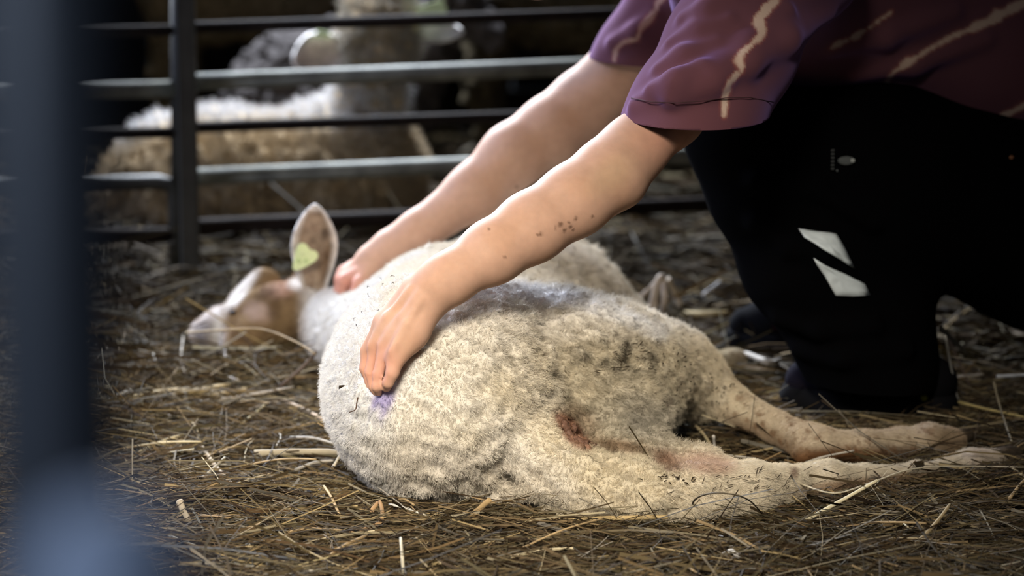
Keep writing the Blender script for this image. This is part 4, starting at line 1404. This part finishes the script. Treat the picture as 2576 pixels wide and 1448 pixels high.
# 2: grey sheep lying behind its back
def gen_lying(sc):
    sc.ell((0, 0, .17), (.30, .20, .17), .05)
    sc.ell((.12, 0, .19), (.20, .19, .17), .05)
    sc.cap((.26, 0, .24), (.36, -.02, .36), .09, .065, .04)
    sc.cap((.36, -.02, .38), (.41, -.05, .39), .065, .058, .03)
    sc.cap((.41, -.05, .38), (.50, -.10, .33), .052, .034, .02)
    sc.cap((-.1, -.14, .05), (.2, -.20, .04), .045, .035, .03)
s2, *_ = flock_sheep('sheep', gen_lying, (.055, .050, .050))
place(s2, W(815, 120, 6.45)[0], 6.45, 0.0)
s2.scale = (.78, .9, 1.08)
tag(s2, 'grey sheep lying in the second row behind the pale lying one', 'sheep', 'flock behind the gate')
def head_ears(o, c1=(.30, .26, .24)):
    ear_part((.37, -.07, .42), (.33, -.19, .42), (0, .0, .035), o, c1)
    ear_part((.37, .04, .42), (.33, .15, .42), (0, .0, .035), o, c1)
head_ears(s2)
# 3..: brown and dark ones, standing
def gen_standing(sc):
    sc.ell((0, 0, .46), (.36, .17, .18), .05)
    sc.ell((.18, 0, .46), (.18, .16, .18), .05)
    for x, y in ((-.24, -.08), (-.24, .08), (.24, -.08), (.24, .08)):
        sc.chain([(x, y, .40), (x + (.02 if x > 0 else -.03), y, .20), (x, y, .0)], [.07, .032, .022], .03)
    sc.cap((.32, 0, .52), (.44, 0, .60), .10, .07, .04)
    sc.cap((.44, 0, .62), (.58, 0, .53), .062, .036, .03)
s3, *_ = flock_sheep('sheep', gen_standing, (.085, .070, .045))
s3.location = (W(1500, 400, 6.7)[0], 6.7, 0); s3.rotation_euler.z = math.radians(-12)
tag(s3, 'dark brown sheep standing in shade behind the gate, right of the pale one', 'sheep', 'flock behind the gate')
ear_part((.46, -.05, .62), (.44, -.16, .60), (0, 0, .035), s3, (.06, .05, .04)); ear_part((.46, .05, .62), (.44, .16, .60), (0, 0, .035), s3, (.06, .05, .04))


def copy_tree(o, parent=None):
    c = o.copy(); C.objects.link(c)
    if parent is not None: c.parent = parent
    for ch in list(o.children): copy_tree(ch, c)
    return c


s4 = copy_tree(s3); s4.location = (W(690, 0, 6.98)[0], 6.98, 0); s4.rotation_euler.z = math.radians(168)
me4 = s4.data.copy(); s4.data = me4
n4 = len(me4.vertices); set4 = np.tile(np.array([.15, .12, .075, 1], dtype=np.float32), (n4, 1)); me4.color_attributes['col'].data.foreach_set('color', set4.ravel())
tag(s4, 'olive-brown sheep standing at the back, above the pale sheep\'s head', 'sheep', 'flock behind the gate')
s5 = copy_tree(s3); s5.location = (W(1900, 300, 7.7)[0], 7.7, 0); s5.rotation_euler.z = math.radians(10)
tag(s5, 'dark sheep standing behind the gate, hidden mostly by the arms', 'sheep', 'flock behind the gate')

# ------------------------------------------------------------------ blurred post close to the camera
FY = .76
c0 = W(132, 724, FY)
bm = tube([(c0[0], FY, FLOOR_Z), (c0[0], FY, .3), (c0[0], FY, .7), (c0[0], FY, 1.25)], 182 * FY / FPX, 28)
po = bm_obj('steel_post', bm, M_post)
tag(po, 'dark blue-grey steel post blurred close up along the left edge', 'post')
c1 = W(282, 1448, .60)
zt = W(282, 1245, .60)[2]
R1 = 232 * .60 / FPX
pts, rr = [], []
for z in (FLOOR_Z, .3, zt - R1): pts.append((c1[0], .60, z)); rr.append(R1)
for a in (20, 40, 58, 72, 83, 89): pts.append((c1[0], .60, zt - R1 + R1 * math.sin(math.radians(a)))); rr.append(R1 * math.cos(math.radians(a)))
bo = bm_obj('bollard', tube(pts, rr, 28), M_cap)
tag(bo, 'pale blue round-topped pipe blurred close up at the bottom left corner', 'pipe')
